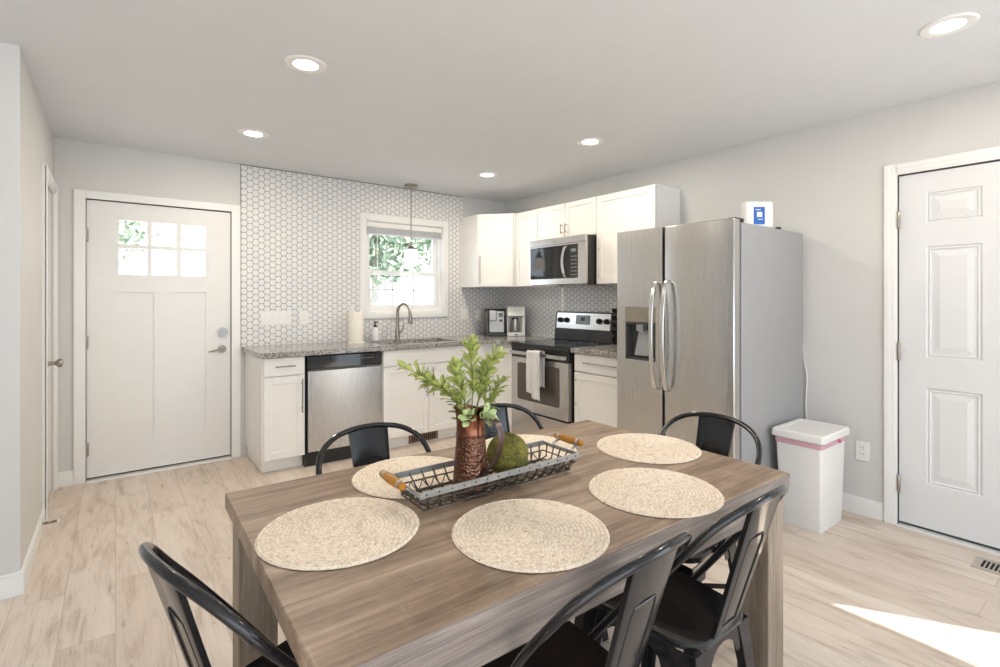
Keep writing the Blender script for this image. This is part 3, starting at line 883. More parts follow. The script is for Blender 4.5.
# ------------------------------------------------------------------ counters
CT0, CT1 = .877, .915
YO, XO = 3.995, 2.955
SKX0, SKX1, SKY0, SKY1 = 1.86, 2.62, 4.09, 4.50
mb = MB()
poly_boxes = [(TX0 + .006, SKX0, YO, YB - TT - .001), (SKX0, SKX1, YO, SKY0), (SKX0, SKX1, SKY1, YB - TT - .001), (SKX1, XR - TT - .001, YO, YB - TT - .001), (XO, XR - TT - .001, 3.708, YO)]
for a, b, c_, d in poly_boxes: mb.box(a, b, c_, d, CT0, CT1)
mb.prism([(XO - .12, YO, CT0), (XO, YO, CT0), (XO, YO - .12, CT0)], (0, 0, CT1 - CT0))
ct = tag(obj('granite_countertop', mb, M['granite'], None, smooth=False), 'speckled grey granite counter along the window wall, with the sink cutout', 'countertop')
mb = MB().box(XO, XR - TT - .001, 2.31, 2.928, CT0, CT1)
tag(obj('granite_countertop', mb, M['granite'], None, bevel=.003), 'short speckled granite counter between the range and the refrigerator', 'countertop')

# sink
s_ = thing('kitchen_sink', 'stainless undermount sink basin set into the granite below the window', 'sink', (SKX0, SKY0, .70))
mb = MB()
t_ = .004
x0, x1, y0, y1 = SKX0 - .01, SKX1 + .01, SKY0 - .01, SKY1 + .01
mb.box(x0, x1, y0, y1, .700, .704); mb.box(x0, x0 + t_, y0, y1, .704, CT0 - .001); mb.box(x1 - t_, x1, y0, y1, .704, CT0 - .001); mb.box(x0, x1, y0, y0 + t_, .704, CT0 - .001); mb.box(x0, x1, y1 - t_, y1, .704, CT0 - .001)
obj('basin', mb, M['steel_h'], s_, world=True)
obj('drain', MB().lathe([(.045, .704), (.045, .707), (.03, .7065)], (2.24, 4.30, 0), 24), M['chrome'], s_, world=True)

# faucet
fc = thing('kitchen_faucet', 'brushed nickel gooseneck faucet behind the sink', 'faucet', (2.20, 4.545, CT1), R(12))
obj('base', MB().lathe([(.026, 0), (.026, .006), (.021, .012), (.020, .10), (.017, .115)], (0, 0, 0), 24), M['nickel'], fc)
arc = [(0, 0, .10), (0, 0, .20), (0, 0, .265)]
for k in range(1, 10):
    a = PI * k / 9
    arc.append((0, -.095 + .095 * math.cos(a), .262 + .090 * math.sin(a)))
arc.append((0, -.197, .230))
obj('spout', MB().tube(arc, .0145, 14), M['nickel'], fc)
obj('spray_head', MB().lathe([(.0155, 0), (.018, -.02), (.021, -.070), (.019, -.080), (.010, -.081)], (0, -.197, .242), 18), M['nickel'], fc)
obj('lever', MB().tube(smooth_path([(.015, 0, .065), (.045, 0, .075), (.062, -.01, .12), (.07, -.012, .155)], 5), .0075, 10), M['nickel'], fc)

# soap bottle
sb = thing('soap_bottle', 'small white soap bottle with black pump beside the faucet', 'bottle', (1.975, 4.56, CT1))
obj('bottle', MB().lathe([(.031, 0), (.034, .004), (.034, .105), (.027, .122), (.013, .130), (.013, .134)], (0, 0, 0), 24), M['soap'], sb)
obj('pump', MB().lathe([(.017, .130), (.017, .150), (.007, .152), (.007, .172), (.015, .173), (.015, .184), (.002, .185)], (0, 0, 0), 18).tube([(0, 0, .178), (.012, -.036, .174)], .006, 8), M['black_plastic'], sb)

# paper towel roll
pt = thing('paper_towel_roll', 'cream paper towel roll standing on the counter left of the window', 'paper towels', (1.745, 4.455, CT1))
obj('stand', MB().lathe([(.078, 0), (.078, .010), (.070, .014), (.012, .016)], (0, 0, 0), 32), M['cream'], pt)
pr = []
for r, z in ((.060, .016), (.066, .018), (.066, .272), (.062, .279), (.022, .279)): pr.append((r, z))
obj('roll', MB().lathe(pr, (0, 0, 0), 40), M['cream'], pt)
fl = MB()
for a0, a1, hh in ((2.4, 4.2, .062), (4.9, 6.9, .040)):
    n = 14; inner = []; outer = []
    for side, rr in ((0, .061), (1, .0655)):
        lo = []; hi = []
        for i in range(n + 1):
            a = a0 + (a1 - a0) * i / n
            lo.append(Vector((rr * math.cos(a), rr * math.sin(a), .268)))
            hi.append(Vector(((rr - .008) * math.cos(a), (rr - .008) * math.sin(a), .278 + hh * math.sin(PI * i / n) ** .8)))
        (inner if side == 0 else outer).extend([lo, hi])
    fl.loft([[inner[0][i], inner[1][i], outer[1][i], outer[0][i]] for i in range(n + 1)])
obj('loose_sheet', fl, M['white_plastic'], pt)

# coffee makers on the corner counter
cm = thing('pod_coffee_maker', 'black and silver pod coffee maker in the counter corner', 'coffee maker', (3.285, 4.40, CT1), R(-33))
mb = MB().box(-.112, .112, -.10, .12, 0, .035).box(-.112, .112, .02, .12, .035, .29).box(.095, .112, -.10, .02, .035, .29).box(-.112, .112, -.06, .12, .275, .29)
obj('body', mb, M['black_plastic'], cm, bevel=.006)
obj('tank', MB().box(-.108, -.072, -.095, .019, .036, .273), M['dark_grey'], cm, bevel=.008)
obj('front_panel', MB().box(-.068, .092, -.106, .0, .040, .268), M['silver'], cm, bevel=.006)
obj('brew_head', MB().box(-.068, .01, -.135, -.10, .165, .278), M['silver'], cm, bevel=.010)
obj('display', MB().box(.034, .078, -.1075, -.105, .205, .25), M['black_gloss'], cm)
obj('button', MB().box(.038, .074, -.1075, -.105, .155, .18), M['dark_grey'], cm)
cm = thing('drip_coffee_maker', 'white drip coffee maker with glass carafe, left of the range', 'coffee maker', (3.46, 4.25, CT1), R(-38))
mb = MB()
def prof_box(mb, x0, x1, pts):
    mb.prism([(x0, y, z) for y, z in pts], (x1 - x0, 0, 0))
prof_box(mb, -.095, .095, [(-.10, 0), (.09, 0), (.09, .318), (-.085, .318), (-.11, .215), (.02, .205), (.02, .04), (-.10, .04)])
obj('body', mb, M['white_plastic'], cm, bevel=.008)
mb = MB(); mb.box(.062, .095, -.09, .03, .035, .22); mb.box(-.095, -.085, -.09, .03, .035, .22)
obj('side_post', mb, M['white_plastic'], cm, bevel=.004)
obj('carafe', MB().lathe([(.045, .042), (.054, .05), (.056, .10), (.048, .15), (.036, .175), (.038, .185)], (-.012, -.045, 0), 24, cap=False), M['carafe'], cm)
obj('carafe_lid', MB().lathe([(.040, .180), (.040, .194), (.01, .198)], (-.012, -.045, 0), 24), M['black_plastic'], cm)
obj('carafe_handle', MB().bar(smooth_path([(-.012, -.085, .18), (-.012, -.115, .165), (-.012, -.118, .10), (-.012, -.098, .07)], 5), .022, .012, (1, 0, 0)), M['white_plastic'], cm)
obj('switch', MB().box(-.012, .012, -.104, -.099, .012, .024), M['black_plastic'], cm)

# wall plates on tile
def plate_back(name, label, x0, x1, z0, z1, items, grp='wall plates on the tile'):
    t = thing(name, label, 'wall plate', ((x0 + x1) / 2, YB - TT, z0), group=grp)
    obj('plate', MB().box(x0, x1, YB - TT - .006, YB - TT - .0005, z0, z1), M['white_plastic'], t, bevel=.002, world=True)
    n = len(items)
    for k, it in enumerate(items):
        xc = x0 + (x1 - x0) * (k + .5) / n; zc = (z0 + z1) / 2
        if it == 'switch':
            obj('toggle', MB().box(xc - .005, xc + .005, YB - TT - .016, YB - TT - .006, zc - .002, zc + .012), M['white_plastic'], t, bevel=.001, world=True)
        else:
            o = obj('socket', MB().box(xc - .017, xc + .017, YB - TT - .0085, YB - TT - .006, zc - .035, zc + .035), M['white_plastic'], t, bevel=.002, world=True)
            for dz in (-.018, .018):
                for dx in (-.007, .007):
                    obj('slot', MB().box(xc + dx - .001, xc + dx + .001, YB - TT - .009, YB - TT - .0084, zc + dz - .005, zc + dz + .005), M['dark_grey'], o, world=True)
plate_back('switch_plate', 'wide white four-gang switch plate on the tile nearest the entry door', .985, 1.235, 1.088, 1.206, ['switch'] * 4)
plate_back('outlet_plate', 'single white outlet plate just right of the four-gang switch plate', 1.303, 1.378, 1.086, 1.204, ['socket'])
plate_back('switch_plate', 'white switch plate on the tile right of the kitchen window', 2.995, 3.108, 1.088, 1.206, ['switch', 'switch'])
plate_back('outlet_plate', 'white outlet plate on the tile behind the pod coffee maker', 3.215, 3.288, 1.072, 1.186, ['socket'])

# ------------------------------------------------------------------ upper cabinets
UZ0, UZ1 = 1.44, 2.20
XU = 3.29
c = thing('corner_wall_cabinet', 'white diagonal corner wall cabinet above the coffee makers', 'cabinet', (XR, YB, UZ0), group='white wall cabinets')
pA, pB = Vector((3.012, 4.335)), Vector((3.275, 4.057))
mb = MB().prism([(3.012, YB - .001, UZ0), (pA.x, pA.y + .012, UZ0), (pB.x + .012, pB.y + .0, UZ0), (XR - .001, 4.057, UZ0), (XR - .001, YB - .001, UZ0)], (0, 0, UZ1 - UZ0))
obj('body', mb, M['cabinet'], c, bevel=.0015, world=True)
d_ = (pB - pA); L_ = d_.length; ang = math.atan2(d_.y, d_.x)
# door built straight then rotated onto the diagonal
def diag_part(name, build, mat, bevel=.0025):
    mb = MB(); build(mb)
    mt = Matrix.Translation((pA.x, pA.y, 0)) @ Matrix.Rotation(ang, 4, 'Z')
    for v in mb.bm.verts: v.co = mt @ v.co
    return obj(name, mb, mat, c, bevel=bevel, world=True)
def dd(mb):
    x0, x1, z0, z1, rl = .006, L_ - .006, UZ0 + .004, UZ1 - .004, .055
    y0, y1 = -.018, .002
    mb.box(x0, x0 + rl, y0, y1, z0, z1); mb.box(x1 - rl, x1, y0, y1, z0, z1); mb.box(x0 + rl, x1 - rl, y0, y1, z0, z0 + rl); mb.box(x0 + rl, x1 - rl, y0, y1, z1 - rl, z1)
    mb.box(x0 + rl - .003, x1 - rl + .003, y0 + .008, y1 - .002, z0 + rl - .003, z1 - rl + .003)
diag_part('door', dd, M['cabinet'])
diag_part('handle', lambda mb: mb.tube([(.034, -.05, 1.47), (.034, -.05, 1.76)], .005, 10).tube([(.034, -.05, 1.50), (.034, -.016, 1.50)], .004, 8).tube([(.034, -.05, 1.73), (.034, -.016, 1.73)], .004, 8), M['nickel'], 0)

def upper(label, yleft, wid, z0, doors, pulls=()):
    c = thing('wall_cabinet', label, 'cabinet', (XU, yleft, z0), RN, group='white wall cabinets')
    hgt = UZ1 - z0
    obj('body', MB().box(.001, wid - .001, .021, XR - XU - .001, 0, hgt), M['cabinet'], c, bevel=.0015)
    n = doors; dw = wid / n
    ds = [shaker('door', k * dw + .003, (k + 1) * dw - .003, .004, hgt - .004, c, rail=.055 if n == 1 else .045) for k in range(n)]
    for k, p0, p1 in pulls: pull(p0, p1, ds[k])
    return c
upper('narrow white wall cabinet between the corner cabinet and the microwave', 4.054, .344, UZ0, 1)
upper('short white wall cabinet with two doors, above the microwave', 3.708, .756, 1.87, 2, [(0, (.350, .045), (.350, .135)), (1, (.408, .045), (.408, .135))])
c = upper('large white wall cabinet with one door, beside the refrigerator', 2.950, .598, UZ0, 1)
for z in (.30, .075): obj('door_bumper', MB().sphere((.03, -.004, z), .006, 10, 6), M['nickel'], c)

# microwave
MWX = 3.165
c = thing('microwave', 'stainless over-the-range microwave with dark window and curved handle', 'microwave', (MWX, 3.682, 1.435), RN)
W_, H_ = .724, .430
obj('body', MB().box(.004, W_, .03, XR - MWX - .002, .008, H_), M['black_plastic'], c, bevel=.003)
obj('vent_panel', MB().box(.002, W_ - .002, -.002, .03, H_ - .058, H_), M['steel_h'], c, bevel=.003)
mb = MB(); rect_hole_slab(mb, .002, W_ - .002, .012, H_ - .060, 0, .03, [(.012, W_ - .088, .062, H_ - .072)])
bmesh.ops.remove_doubles(mb.bm, verts=mb.bm.verts, dist=1e-5)
obj('door_frame', mb, M['steel_h'], c, smooth=False)
obj('window', MB().box(.012, W_ * .70, -.002, .02, .062, H_ - .072), M['black_gloss'], c, bevel=.002)
obj('keypad', MB().box(W_ * .70 + .002, W_ - .088, -.001, .02, .062, H_ - .072), M['black_plastic'], c)
for r_i in range(6):
    for q in range(3): obj('key', MB().box(W_ * .70 + .045 + q * .026, W_ * .70 + .062 + q * .026, -.002, 0, .085 + r_i * .032, .097 + r_i * .032), M['grey_print'], c)
obj('display', MB().box(W_ * .70 + .045, W_ * .70 + .105, -.0022, 0, .292, .318), M['lcd'], c)
hp = smooth_path([(W_ * .70, .0, .345), (W_ * .70 - .005, -.030, .325), (W_ * .70 - .012, -.046, .26), (W_ * .70 - .014, -.050, .205), (W_ * .70 - .012, -.046, .15), (W_ * .70 - .005, -.030, .085), (W_ * .70, .0, .065)], 6)
obj('handle', MB().bar(hp, .028, .012, (1, 0, 0)), M['chrome'], c, bevel=.003)
obj('grease_filter', MB().box(.06, .34, .06, .30, .0, .0079).box(.40, .68, .06, .30, .0, .0079), M['nickel'], c)
obj('mark', MB().box(.31, .38, -.003, -.0015, H_ - .033, H_ - .026), M['grey_print'], c)

# ------------------------------------------------------------------ range
RX = 2.95
c = thing('range', 'stainless electric range with black glass cooktop and raised control panel', 'stove', (RX, 3.700, 0), RN)
W_ = .760
obj('body', MB().box(.004, W_ - .004, .045, .62, .03, .868), M['black_plastic'], c)
obj('cooktop', MB().box(0, W_, .0, .60, .872, .914), M['black_gloss'], c, bevel=.006)
bn = MB()
for x, y, r in ((.20, .16, .10), (.56, .16, .085), (.20, .42, .08), (.56, .42, .10)):
    n = 40
    for rr in (r, r * .6):
        o_ = [Vector((x + rr * math.cos(2 * PI * i / n), y + rr * math.sin(2 * PI * i / n), .9145)) for i in range(n)]
        i_ = [Vector((x + (rr - .004) * math.cos(2 * PI * i / n), y + (rr - .004) * math.sin(2 * PI * i / n), .9145)) for i in range(n)]
        bn.loft([o_, i_], cap=False)
obj('burner_mark', bn, M['grey_print'], c)
mb = MB(); rect_hole_slab(mb, .010, W_ - .010, .305, .782, 0, .045, [(.098, W_ - .110, .400, .735)])
bmesh.ops.remove_doubles(mb.bm, verts=mb.bm.verts, dist=1e-5)
dor = obj('oven_door', mb, M['steel'], c, smooth=False)
wd = MB()
rw, x0, x1, z0, z1 = .028, .098, W_ - .110, .400, .735
pts = []
for cx_, cz_, a0 in ((x1 - rw, z1 - rw, 0), (x0 + rw, z1 - rw, 90), (x0 + rw, z0 + rw, 180), (x1 - rw, z0 + rw, 270)):
    for k in range(7):
        a = R(a0 + 15 * k); pts.append((cx_ + rw * math.cos(a), .0035, cz_ + rw * math.sin(a)))
# steel corner fillets are left by the rounded glass sitting proud of the opening
wd.prism([(x, -.002, z) for x, _, z in pts], (0, .02, 0))
obj('oven_window', wd, M['oven_glass'], dor)
obj('window_surround', MB().box(x0 - .003, x1 + .003, .002, .012, z0 - .003, z1 + .003), M['steel'], dor)
obj('front_trim', MB().box(.006, W_ - .006, .002, .045, .782, .872), M['black_plastic'], c, bevel=.003)
hb = MB()
hx = smooth_path([(.028, .0, .825), (.034, -.036, .827), (.07, -.044, .828), (W_ / 2, -.046, .829), (W_ - .07, -.044, .828), (W_ - .034, -.036, .827), (W_ - .028, .0, .825)], 6)
hb.bar(hx, .030, .014, (0, 0, 1))
obj('handle', hb, M['steel'], c, bevel=.004)
obj('storage_drawer', MB().box(.010, W_ - .010, .0, .045, .055, .288), M['steel'], c, bevel=.004)
obj('kick_plate', MB().box(.02, W_ - .02, .05, .09, 0, .06), M['black_plastic'], c)
mb = MB(); mb.prism([(0.0, .555, .914), (0.0, .615, .914), (0.0, .615, 1.19), (0.0, .585, 1.19), (0.0, .565, 1.02)], (W_, 0, 0))
obj('backguard', mb, M['black_plastic'], c, bevel=.004)
def bgp(x, z, o=0):       # point on the sloped front of the control panel
    t = (z - 1.02) / .17
    return Vector((x, .565 + .020 * t - o, z))
mb = MB(); mb.loft([[bgp(.022, 1.028, .002), bgp(W_ - .05, 1.028, .002), bgp(W_ - .05, 1.178, .002), bgp(.022, 1.178, .002)], [bgp(.022, 1.028, -.004), bgp(W_ - .05, 1.028, -.004), bgp(W_ - .05, 1.178, -.004), bgp(.022, 1.178, -.004)]])
obj('control_panel', mb, M['steel_h'], c)
for x in (.075, .160, .580, .670):
    kx = MB().lathe([(.026, 0), (.024, -.022), (.019, -.028), (.001, -.0285)], bgp(x, 1.108, .002), 20, 'y')
    kx.box(x - .005, x + .005, bgp(x, 1.1, .03).y - .006, bgp(x, 1.1, .03).y + .01, 1.088, 1.128)
    obj('knob', kx, M['black_plastic'], c, bevel=.001)
mb = MB(); mb.loft([[bgp(.285, 1.072, .004), bgp(.465, 1.072, .004), bgp(.465, 1.160, .004), bgp(.285, 1.160, .004)], [bgp(.285, 1.072, 0), bgp(.465, 1.072, 0), bgp(.465, 1.160, 0), bgp(.285, 1.160, 0)]])
obj('display', mb, M['lcd'], c)
mb = MB(); mb.loft([[bgp(.35, 1.105, .005), bgp(.40, 1.105, .005), bgp(.40, 1.14, .005), bgp(.35, 1.14, .005)], [bgp(.35, 1.105, .003), bgp(.40, 1.105, .003), bgp(.40, 1.14, .003), bgp(.35, 1.14, .003)]])
obj('display_digits', mb, M['black_plastic'], c)

# towel over the oven handle
tw = thing('dish_towel', 'light grey dish towel folded over the oven door handle', 'towel', (RX - .046, 3.295, .84), RN)
def cloth(x0, x1, zt, zb, yf, seed, th=.006, back=.30):
    rnd = random.Random(seed); ph = rnd.uniform(0, 6)
    n = 18; rings = []
    path = []
    for k in range(12): path.append((0.012, zt - back + back * k / 12))       # behind the bar
    for k in range(7):
        a = PI * k / 6; path.append((.012 - (.012 + (-yf)) * .5 * (1 - math.cos(a)), zt + .010 * math.sin(a)))
    for k in range(1, 20): path.append((yf, zt - (zt - zb) * k / 19))
    def P(i, j, o):
        y, z = path[j]; u = i / n
        fall = min(1, max(0, (zt - z) / .25))
        wob = (math.sin(u * 9 + ph) * .007 + math.sin(u * 17 + ph * 2) * .003) * fall
        xx = x0 + (x1 - x0) * u + math.sin(z * 14 + ph) * .003 + (u - .5) * .014 * fall
        sgn = -1 if j > 14 else 1
        return Vector((xx, y + wob + o * sgn, z + .004 * math.sin(u * 3 + ph) * fall))
    mb = MB(); m = len(path)
    front = [[P(i, j, th / 2) for i in range(n + 1)] for j in range(m)]
    backs = [[P(i, j, -th / 2) for i in range(n, -1, -1)] for j in range(m)]
    mb.loft([f + b for f, b in zip(front, backs)])
    return mb
obj('left_fold', cloth(-.092, .035, .012, -.345, -.030, 3), M['towel'], tw, angle=80)
obj('right_fold', cloth(-.005, .094, .020, -.385, -.046, 8), M['towel'], tw, angle=80)

# rack of pods between range and fridge
pk = thing('pod_rack', 'black upright rack of round pods beside the refrigerator, right of the range', 'rack', (3.50, 2.885, CT1))
obj('base', MB().lathe([(.055, 0), (.055, .008), (.01, .012)], (0, 0, 0), 24), M['black_plastic'], pk)
obj('post', MB().tube([(0, 0, .01), (0, 0, .33)], .008, 10), M['black_plastic'], pk)
for k in range(5):
    z = .045 + .063 * k
    for a in (0.3, PI / 2 + .3, PI + .3, 1.5 * PI + .3):
        cx_, cy_ = .034 * math.cos(a), .034 * math.sin(a)
        obj('pod', MB().lathe([(.017, z - .020), (.024, z + .014), (.026, z + .016), (.026, z + .020), (.003, z + .021)], (cx_, cy_, 0), 14), M['pod_black'], pk)

# ------------------------------------------------------------------ refrigerator
FX, FYL, FYR, FH = 2.70, 2.235, 1.428, 1.752
c = thing('refrigerator', 'stainless side-by-side refrigerator with grey sides and door dispenser', 'refrigerator', (FX, FYL, 0), RN)
W_ = FYL - FYR
obj('cabinet', MB().box(.003, W_, .095, XR - FX - .03, .03, FH - .006), M['fridge_side'], c, bevel=.004)
obj('gasket', MB().box(.01, W_ - .008, .078, .0955, .09, FH - .015), M['dark_grey'], c)
SPL = .358
def fr_door(name, x0, x1, hole=None):
    mb = MB()
    rings = []
    n = 10; bow = .012
    if hole is None:
        prof = [(x0 + (x1 - x0) * i / n, .012 - bow * math.sin(PI * i / n) ** .6) for i in range(n + 1)]
        for z in (.075, FH + .012):
            rings.append([Vector((x, y, z)) for x, y in prof] + [Vector((x1, .078, z)), Vector((x0, .078, z))])
        mb.loft(rings)
    else:
        hx0, hx1, hz0, hz1 = hole
        rect_hole_slab(mb, x0, x1, .075, FH + .012, .002, .078, [hole])
        mb.box(hx0, hx1, .070, .078, hz0, hz1)
        bmesh.ops.remove_doubles(mb.bm, verts=mb.bm.verts, dist=1e-5)
    return obj(name, mb, M['steel'], c, bevel=.006 if hole is None else 0, smooth=hole is None)
DH = (.070, .305, .918, 1.262)
fd = fr_door('freezer_door', .0, SPL - .004, DH)
rd = fr_door('fridge_door', SPL + .004, W_)
x0, x1, z0, z1 = DH
obj('dispenser_panel', MB().box(x0 + .001, x1 - .001, .003, .06, 1.165, z1 - .001), simple('taupe_panel', (0.33, 0.29, 0.23), .3, .4), fd, bevel=.002)
mb = MB(); mb.box(x0 + .001, x0 + .006, .004, .070, z0 + .001, 1.163); mb.box(x1 - .006, x1 - .001, .004, .070, z0 + .001, 1.163); mb.box(x0 + .006, x1 - .006, .064, .0695, z0 + .001, 1.163); mb.box(x0 + .006, x1 - .006, .004, .069, z0 + .001, z0 + .012); mb.box(x0 + .006, x1 - .006, .004, .069, 1.150, 1.163)
obj('dispenser_recess', mb, M['dark_grey'], fd)
mb = MB().prism([(.135, .060, 1.11), (.215, .060, 1.11), (.235, .030, .945), (.120, .030, .945)], (0, .004, 0)).box(.150, .200, .012, .06, 1.105, 1.150)
obj('dispenser_paddle', mb, M['fridge_side'], fd, bevel=.003)
obj('panel_mark', MB().box(.155, .215, .0015, .0035, 1.215, 1.221), M['grey_print'], fd)
for nm, xx, pr_ in (('handle', SPL - .040, fd), ('handle', SPL + .040, rd)):
    path = smooth_path([(xx, .004, 1.425), (xx, -.030, 1.40), (xx, -.058, 1.26), (xx, -.066, 1.09), (xx, -.058, .92), (xx, -.030, .775), (xx, .004, .75)], 8)
    obj(nm, MB().bar(path, .026, .016, (1, 0, 0)), M['chrome'], pr_, bevel=.005, seg=3)
obj('base_grille', MB().box(.01, W_ - .01, .05, .10, .0, .07), M['dark_grey'], c)
for xx in (.03, W_ - .045):
    obj('hinge_cap', MB().box(xx - .02, xx + .03, .055, .15, FH - .006, FH + .022), M['black_plastic'], c, bevel=.004)
# cord behind
tag(obj('power_cord', MB().tube(smooth_path([(XR - .010, 1.434, 1.02), (XR - .012, 1.430, .92), (XR - .010, 1.412, .80), (XR - .012, 1.418, .62), (XR - .012, 1.405, .42)], 6), .004, 8), M['white_plastic'], None), 'thin white power cord hanging down behind the refrigerator', 'cord')

# white box with blue card on the fridge
bx = thing('white_box', 'small white box with a blue card, on top of the refrigerator', 'box', (3.105, 1.492, FH - .005), R(-37))
obj('box', MB().box(-.085, .085, -.03, .03, 0, .158), M['white_plastic'], bx, bevel=.012, seg=3)
cd = obj('blue_card', MB().box(-.036, .030, -.0325, -.0302, .018, .122), M['blue'], bx)
obj('printed_square', MB().box(-.018, .014, -.0335, -.0324, .062, .092), M['pale_print'], cd)
pm = MB().box(-.026, .004, -.0335, -.0324, .103, .108).box(-.012, .018, -.0335, -.0324, .046, .050)
obj('printed_lines', pm, M['pale_print'], cd)
tag(obj('black_clip', MB().box(3.27, 3.30, 1.435, 1.46, FH - .005, FH + .010), M['black_plastic'], None, bevel=.003), 'tiny black piece on the refrigerator top behind the white box', 'clip')

# ------------------------------------------------------------------ trash can
tr = thing('trash_can', 'tall white trash can with lid and pink bag band, beside the refrigerator', 'trash can', (3.285, 1.262, 0))
def rrect(cx_, cy_, hx_, hy_, z, r, n=5):
    out = []
    for sx, sy, a0 in ((1, 1, 0), (-1, 1, 90), (-1, -1, 180), (1, -1, 270)):
        for k in range(n + 1):
            a = R(a0 + 90 * k / n)
            out.append(Vector((cx_ + sx * (hx_ - r) + r * math.cos(a), cy_ + sy * (hy_ - r) + r * math.sin(a), z)))
    return out
obj('body', MB().loft([rrect(0, 0, .150, .107, 0, .012), rrect(0, 0, .153, .110, .01, .014), rrect(-.006, 0, .177, .124, .53, .016)]), M['white_plastic'], tr)
obj('bag_band', MB().loft([rrect(-.006, 0, .1755, .1235, .475, .016), rrect(-.006, 0, .179, .1270, .478, .016), rrect(-.006, 0, .180, .1275, .502, .016), rrect(-.006, 0, .1772, .1245, .505, .016)]), M['pink'], tr)
obj('bag_knot', MB().sphere((.05, -.130, .492), .012, 12, 8), simple('magenta_knot', (.55, .12, .26), .4), tr)
obj('lid', MB().loft([rrect(-.006, 0, .192, .138, .512, .018), rrect(-.006, 0, .196, .142, .516, .02), rrect(-.006, 0, .196, .142, .548, .02), rrect(-.006, 0, .188, .135, .556, .02), rrect(-.006, 0, .160, .108, .556, .015), rrect(-.006, 0, .157, .105, .552, .015)]), M['white_plastic'], tr)

# outlet on right wall
ol = thing('wall_outlet', 'white duplex outlet low on the wall beside the trash can', 'outlet', (XR, 1.104, .33), RN)
obj('plate', MB().box(-.036, .036, -.006, -.0003, 0, .116), M['white_plastic'], ol, bevel=.002)
for dz in (.038, .078):
    o = obj('socket', MB().lathe([(.017, -.0085), (.017, -.005)], (0, 0, dz), 20, 'y'), M['white_plastic'], ol)
    for dx, z0, z1 in ((-.007, -.001, .009), (.007, -.001, .009), (0, -.011, -.007)):
        obj('slot', MB().box(dx - .0012, dx + .0012, -.0095, -.008, dz + z0, dz + z1), M['dark_grey'], o)

# floor register
fv = thing('floor_register', 'beige slotted floor register in the planks before the grey door', 'air vent', (3.42, .40, 0))
mb = MB(); mb.box(-.075, -.052, -.17, .17, 0.0, .006); mb.box(.052, .075, -.17, .17, 0, .006); mb.box(-.052, .052, .145, .17, 0, .006); mb.box(-.052, .052, -.17, -.145, 0, .006)
for k in range(18): mb.box(-.052, .052, -.145 + k * .0163 + .0085, -.145 + k * .0163 + .0145, 0.0, .005)
obj('grille', mb, M['vent_cream'], fv, bevel=.001)
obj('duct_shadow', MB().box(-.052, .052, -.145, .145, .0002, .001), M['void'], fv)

# spring door stop on left baseboard
ds = thing('door_stop', 'thin spring door stop sticking out of the left baseboard', 'door stop', (XL + BT, 3.79, .06))
sp_ = []
for k in range(90): sp_.append((.004 + .058 * k / 90, .006 * math.cos(k * .9), .006 * math.sin(k * .9)))
obj('spring', MB().tube(sp_, .0022, 6), M['nickel'], ds)
obj('tip', MB().lathe([(.008, .060), (.009, .066), (.007, .076), (.001, .077)], (0, 0, 0), 12, 'x'), M['white_plastic'], ds)
obj('mount', MB().lathe([(.011, 0), (.009, .005)], (0, 0, 0), 12, 'x'), M['nickel'], ds)

# ------------------------------------------------------------------ ceiling lights
def downlight(x, y, label):
    t = thing('recessed_light', label, 'ceiling light', (x, y, ZC), group='recessed ceiling lights')
    prof = [(.055, -.001), (.057, -.005), (.088, -.007), (.096, -.0008), (.096, .0)]
    obj('trim_ring', MB().lathe(prof, (0, 0, 0), 40, cap=False), M['trim'], t)
    obj('lens', MB().lathe([(.0555, -.0045), (.0555, -.003)], (0, 0, 0), 36), M['lens'], t)
    ld = bpy.data.lights.new('lamp', 'AREA'); ld.shape = 'DISK'; ld.size = .105; ld.energy = DOWNLIGHT_W; ld.color = (1.0, .88, .72)
    lo = bpy.data.objects.new('lamp', ld); COL.objects.link(lo); lo.parent = t; lo.location = (0, 0, -.010)
downlight(.725, 2.486, 'recessed round ceiling light above the left half of the dining table')
downlight(.745, 3.74, 'recessed round ceiling light nearest the entry door')
downlight(2.675, 3.70, 'recessed round ceiling light nearest the corner wall cabinet')
downlight(2.697, 2.476, 'recessed round ceiling light in front of the refrigerator')
downlight(2.72, .532, 'recessed round ceiling light nearest the grey panelled door')

# pendant
pl = thing('pendant_light', 'small pendant light with white glass shade above the sink', 'pendant light', (2.32, 4.49, ZC))
obj('canopy', MB().lathe([(.066, 0), (.066, -.016), (.060, -.024), (.012, -.028)], (0, 0, 0), 32), M['nickel'], pl)
obj('rod', MB().tube([(0, 0, -.02), (0, 0, -.575)], .006, 10), M['nickel'], pl)
obj('socket_cap', MB().lathe([(.010, -.565), (.022, -.575), (.022, -.600), (.036, -.622), (.050, -.634), (.050, -.640)], (0, 0, 0), 28), M['nickel'], pl)
obj('lamp_shade', MB().lathe([(.048, -.636), (.062, -.655), (.068, -.70), (.070, -.76), (.068, -.79), (.060, -.792), (.066, -.755), (.064, -.70), (.058, -.66), (.044, -.642)], (0, 0, 0), 32), M['shade'], pl)

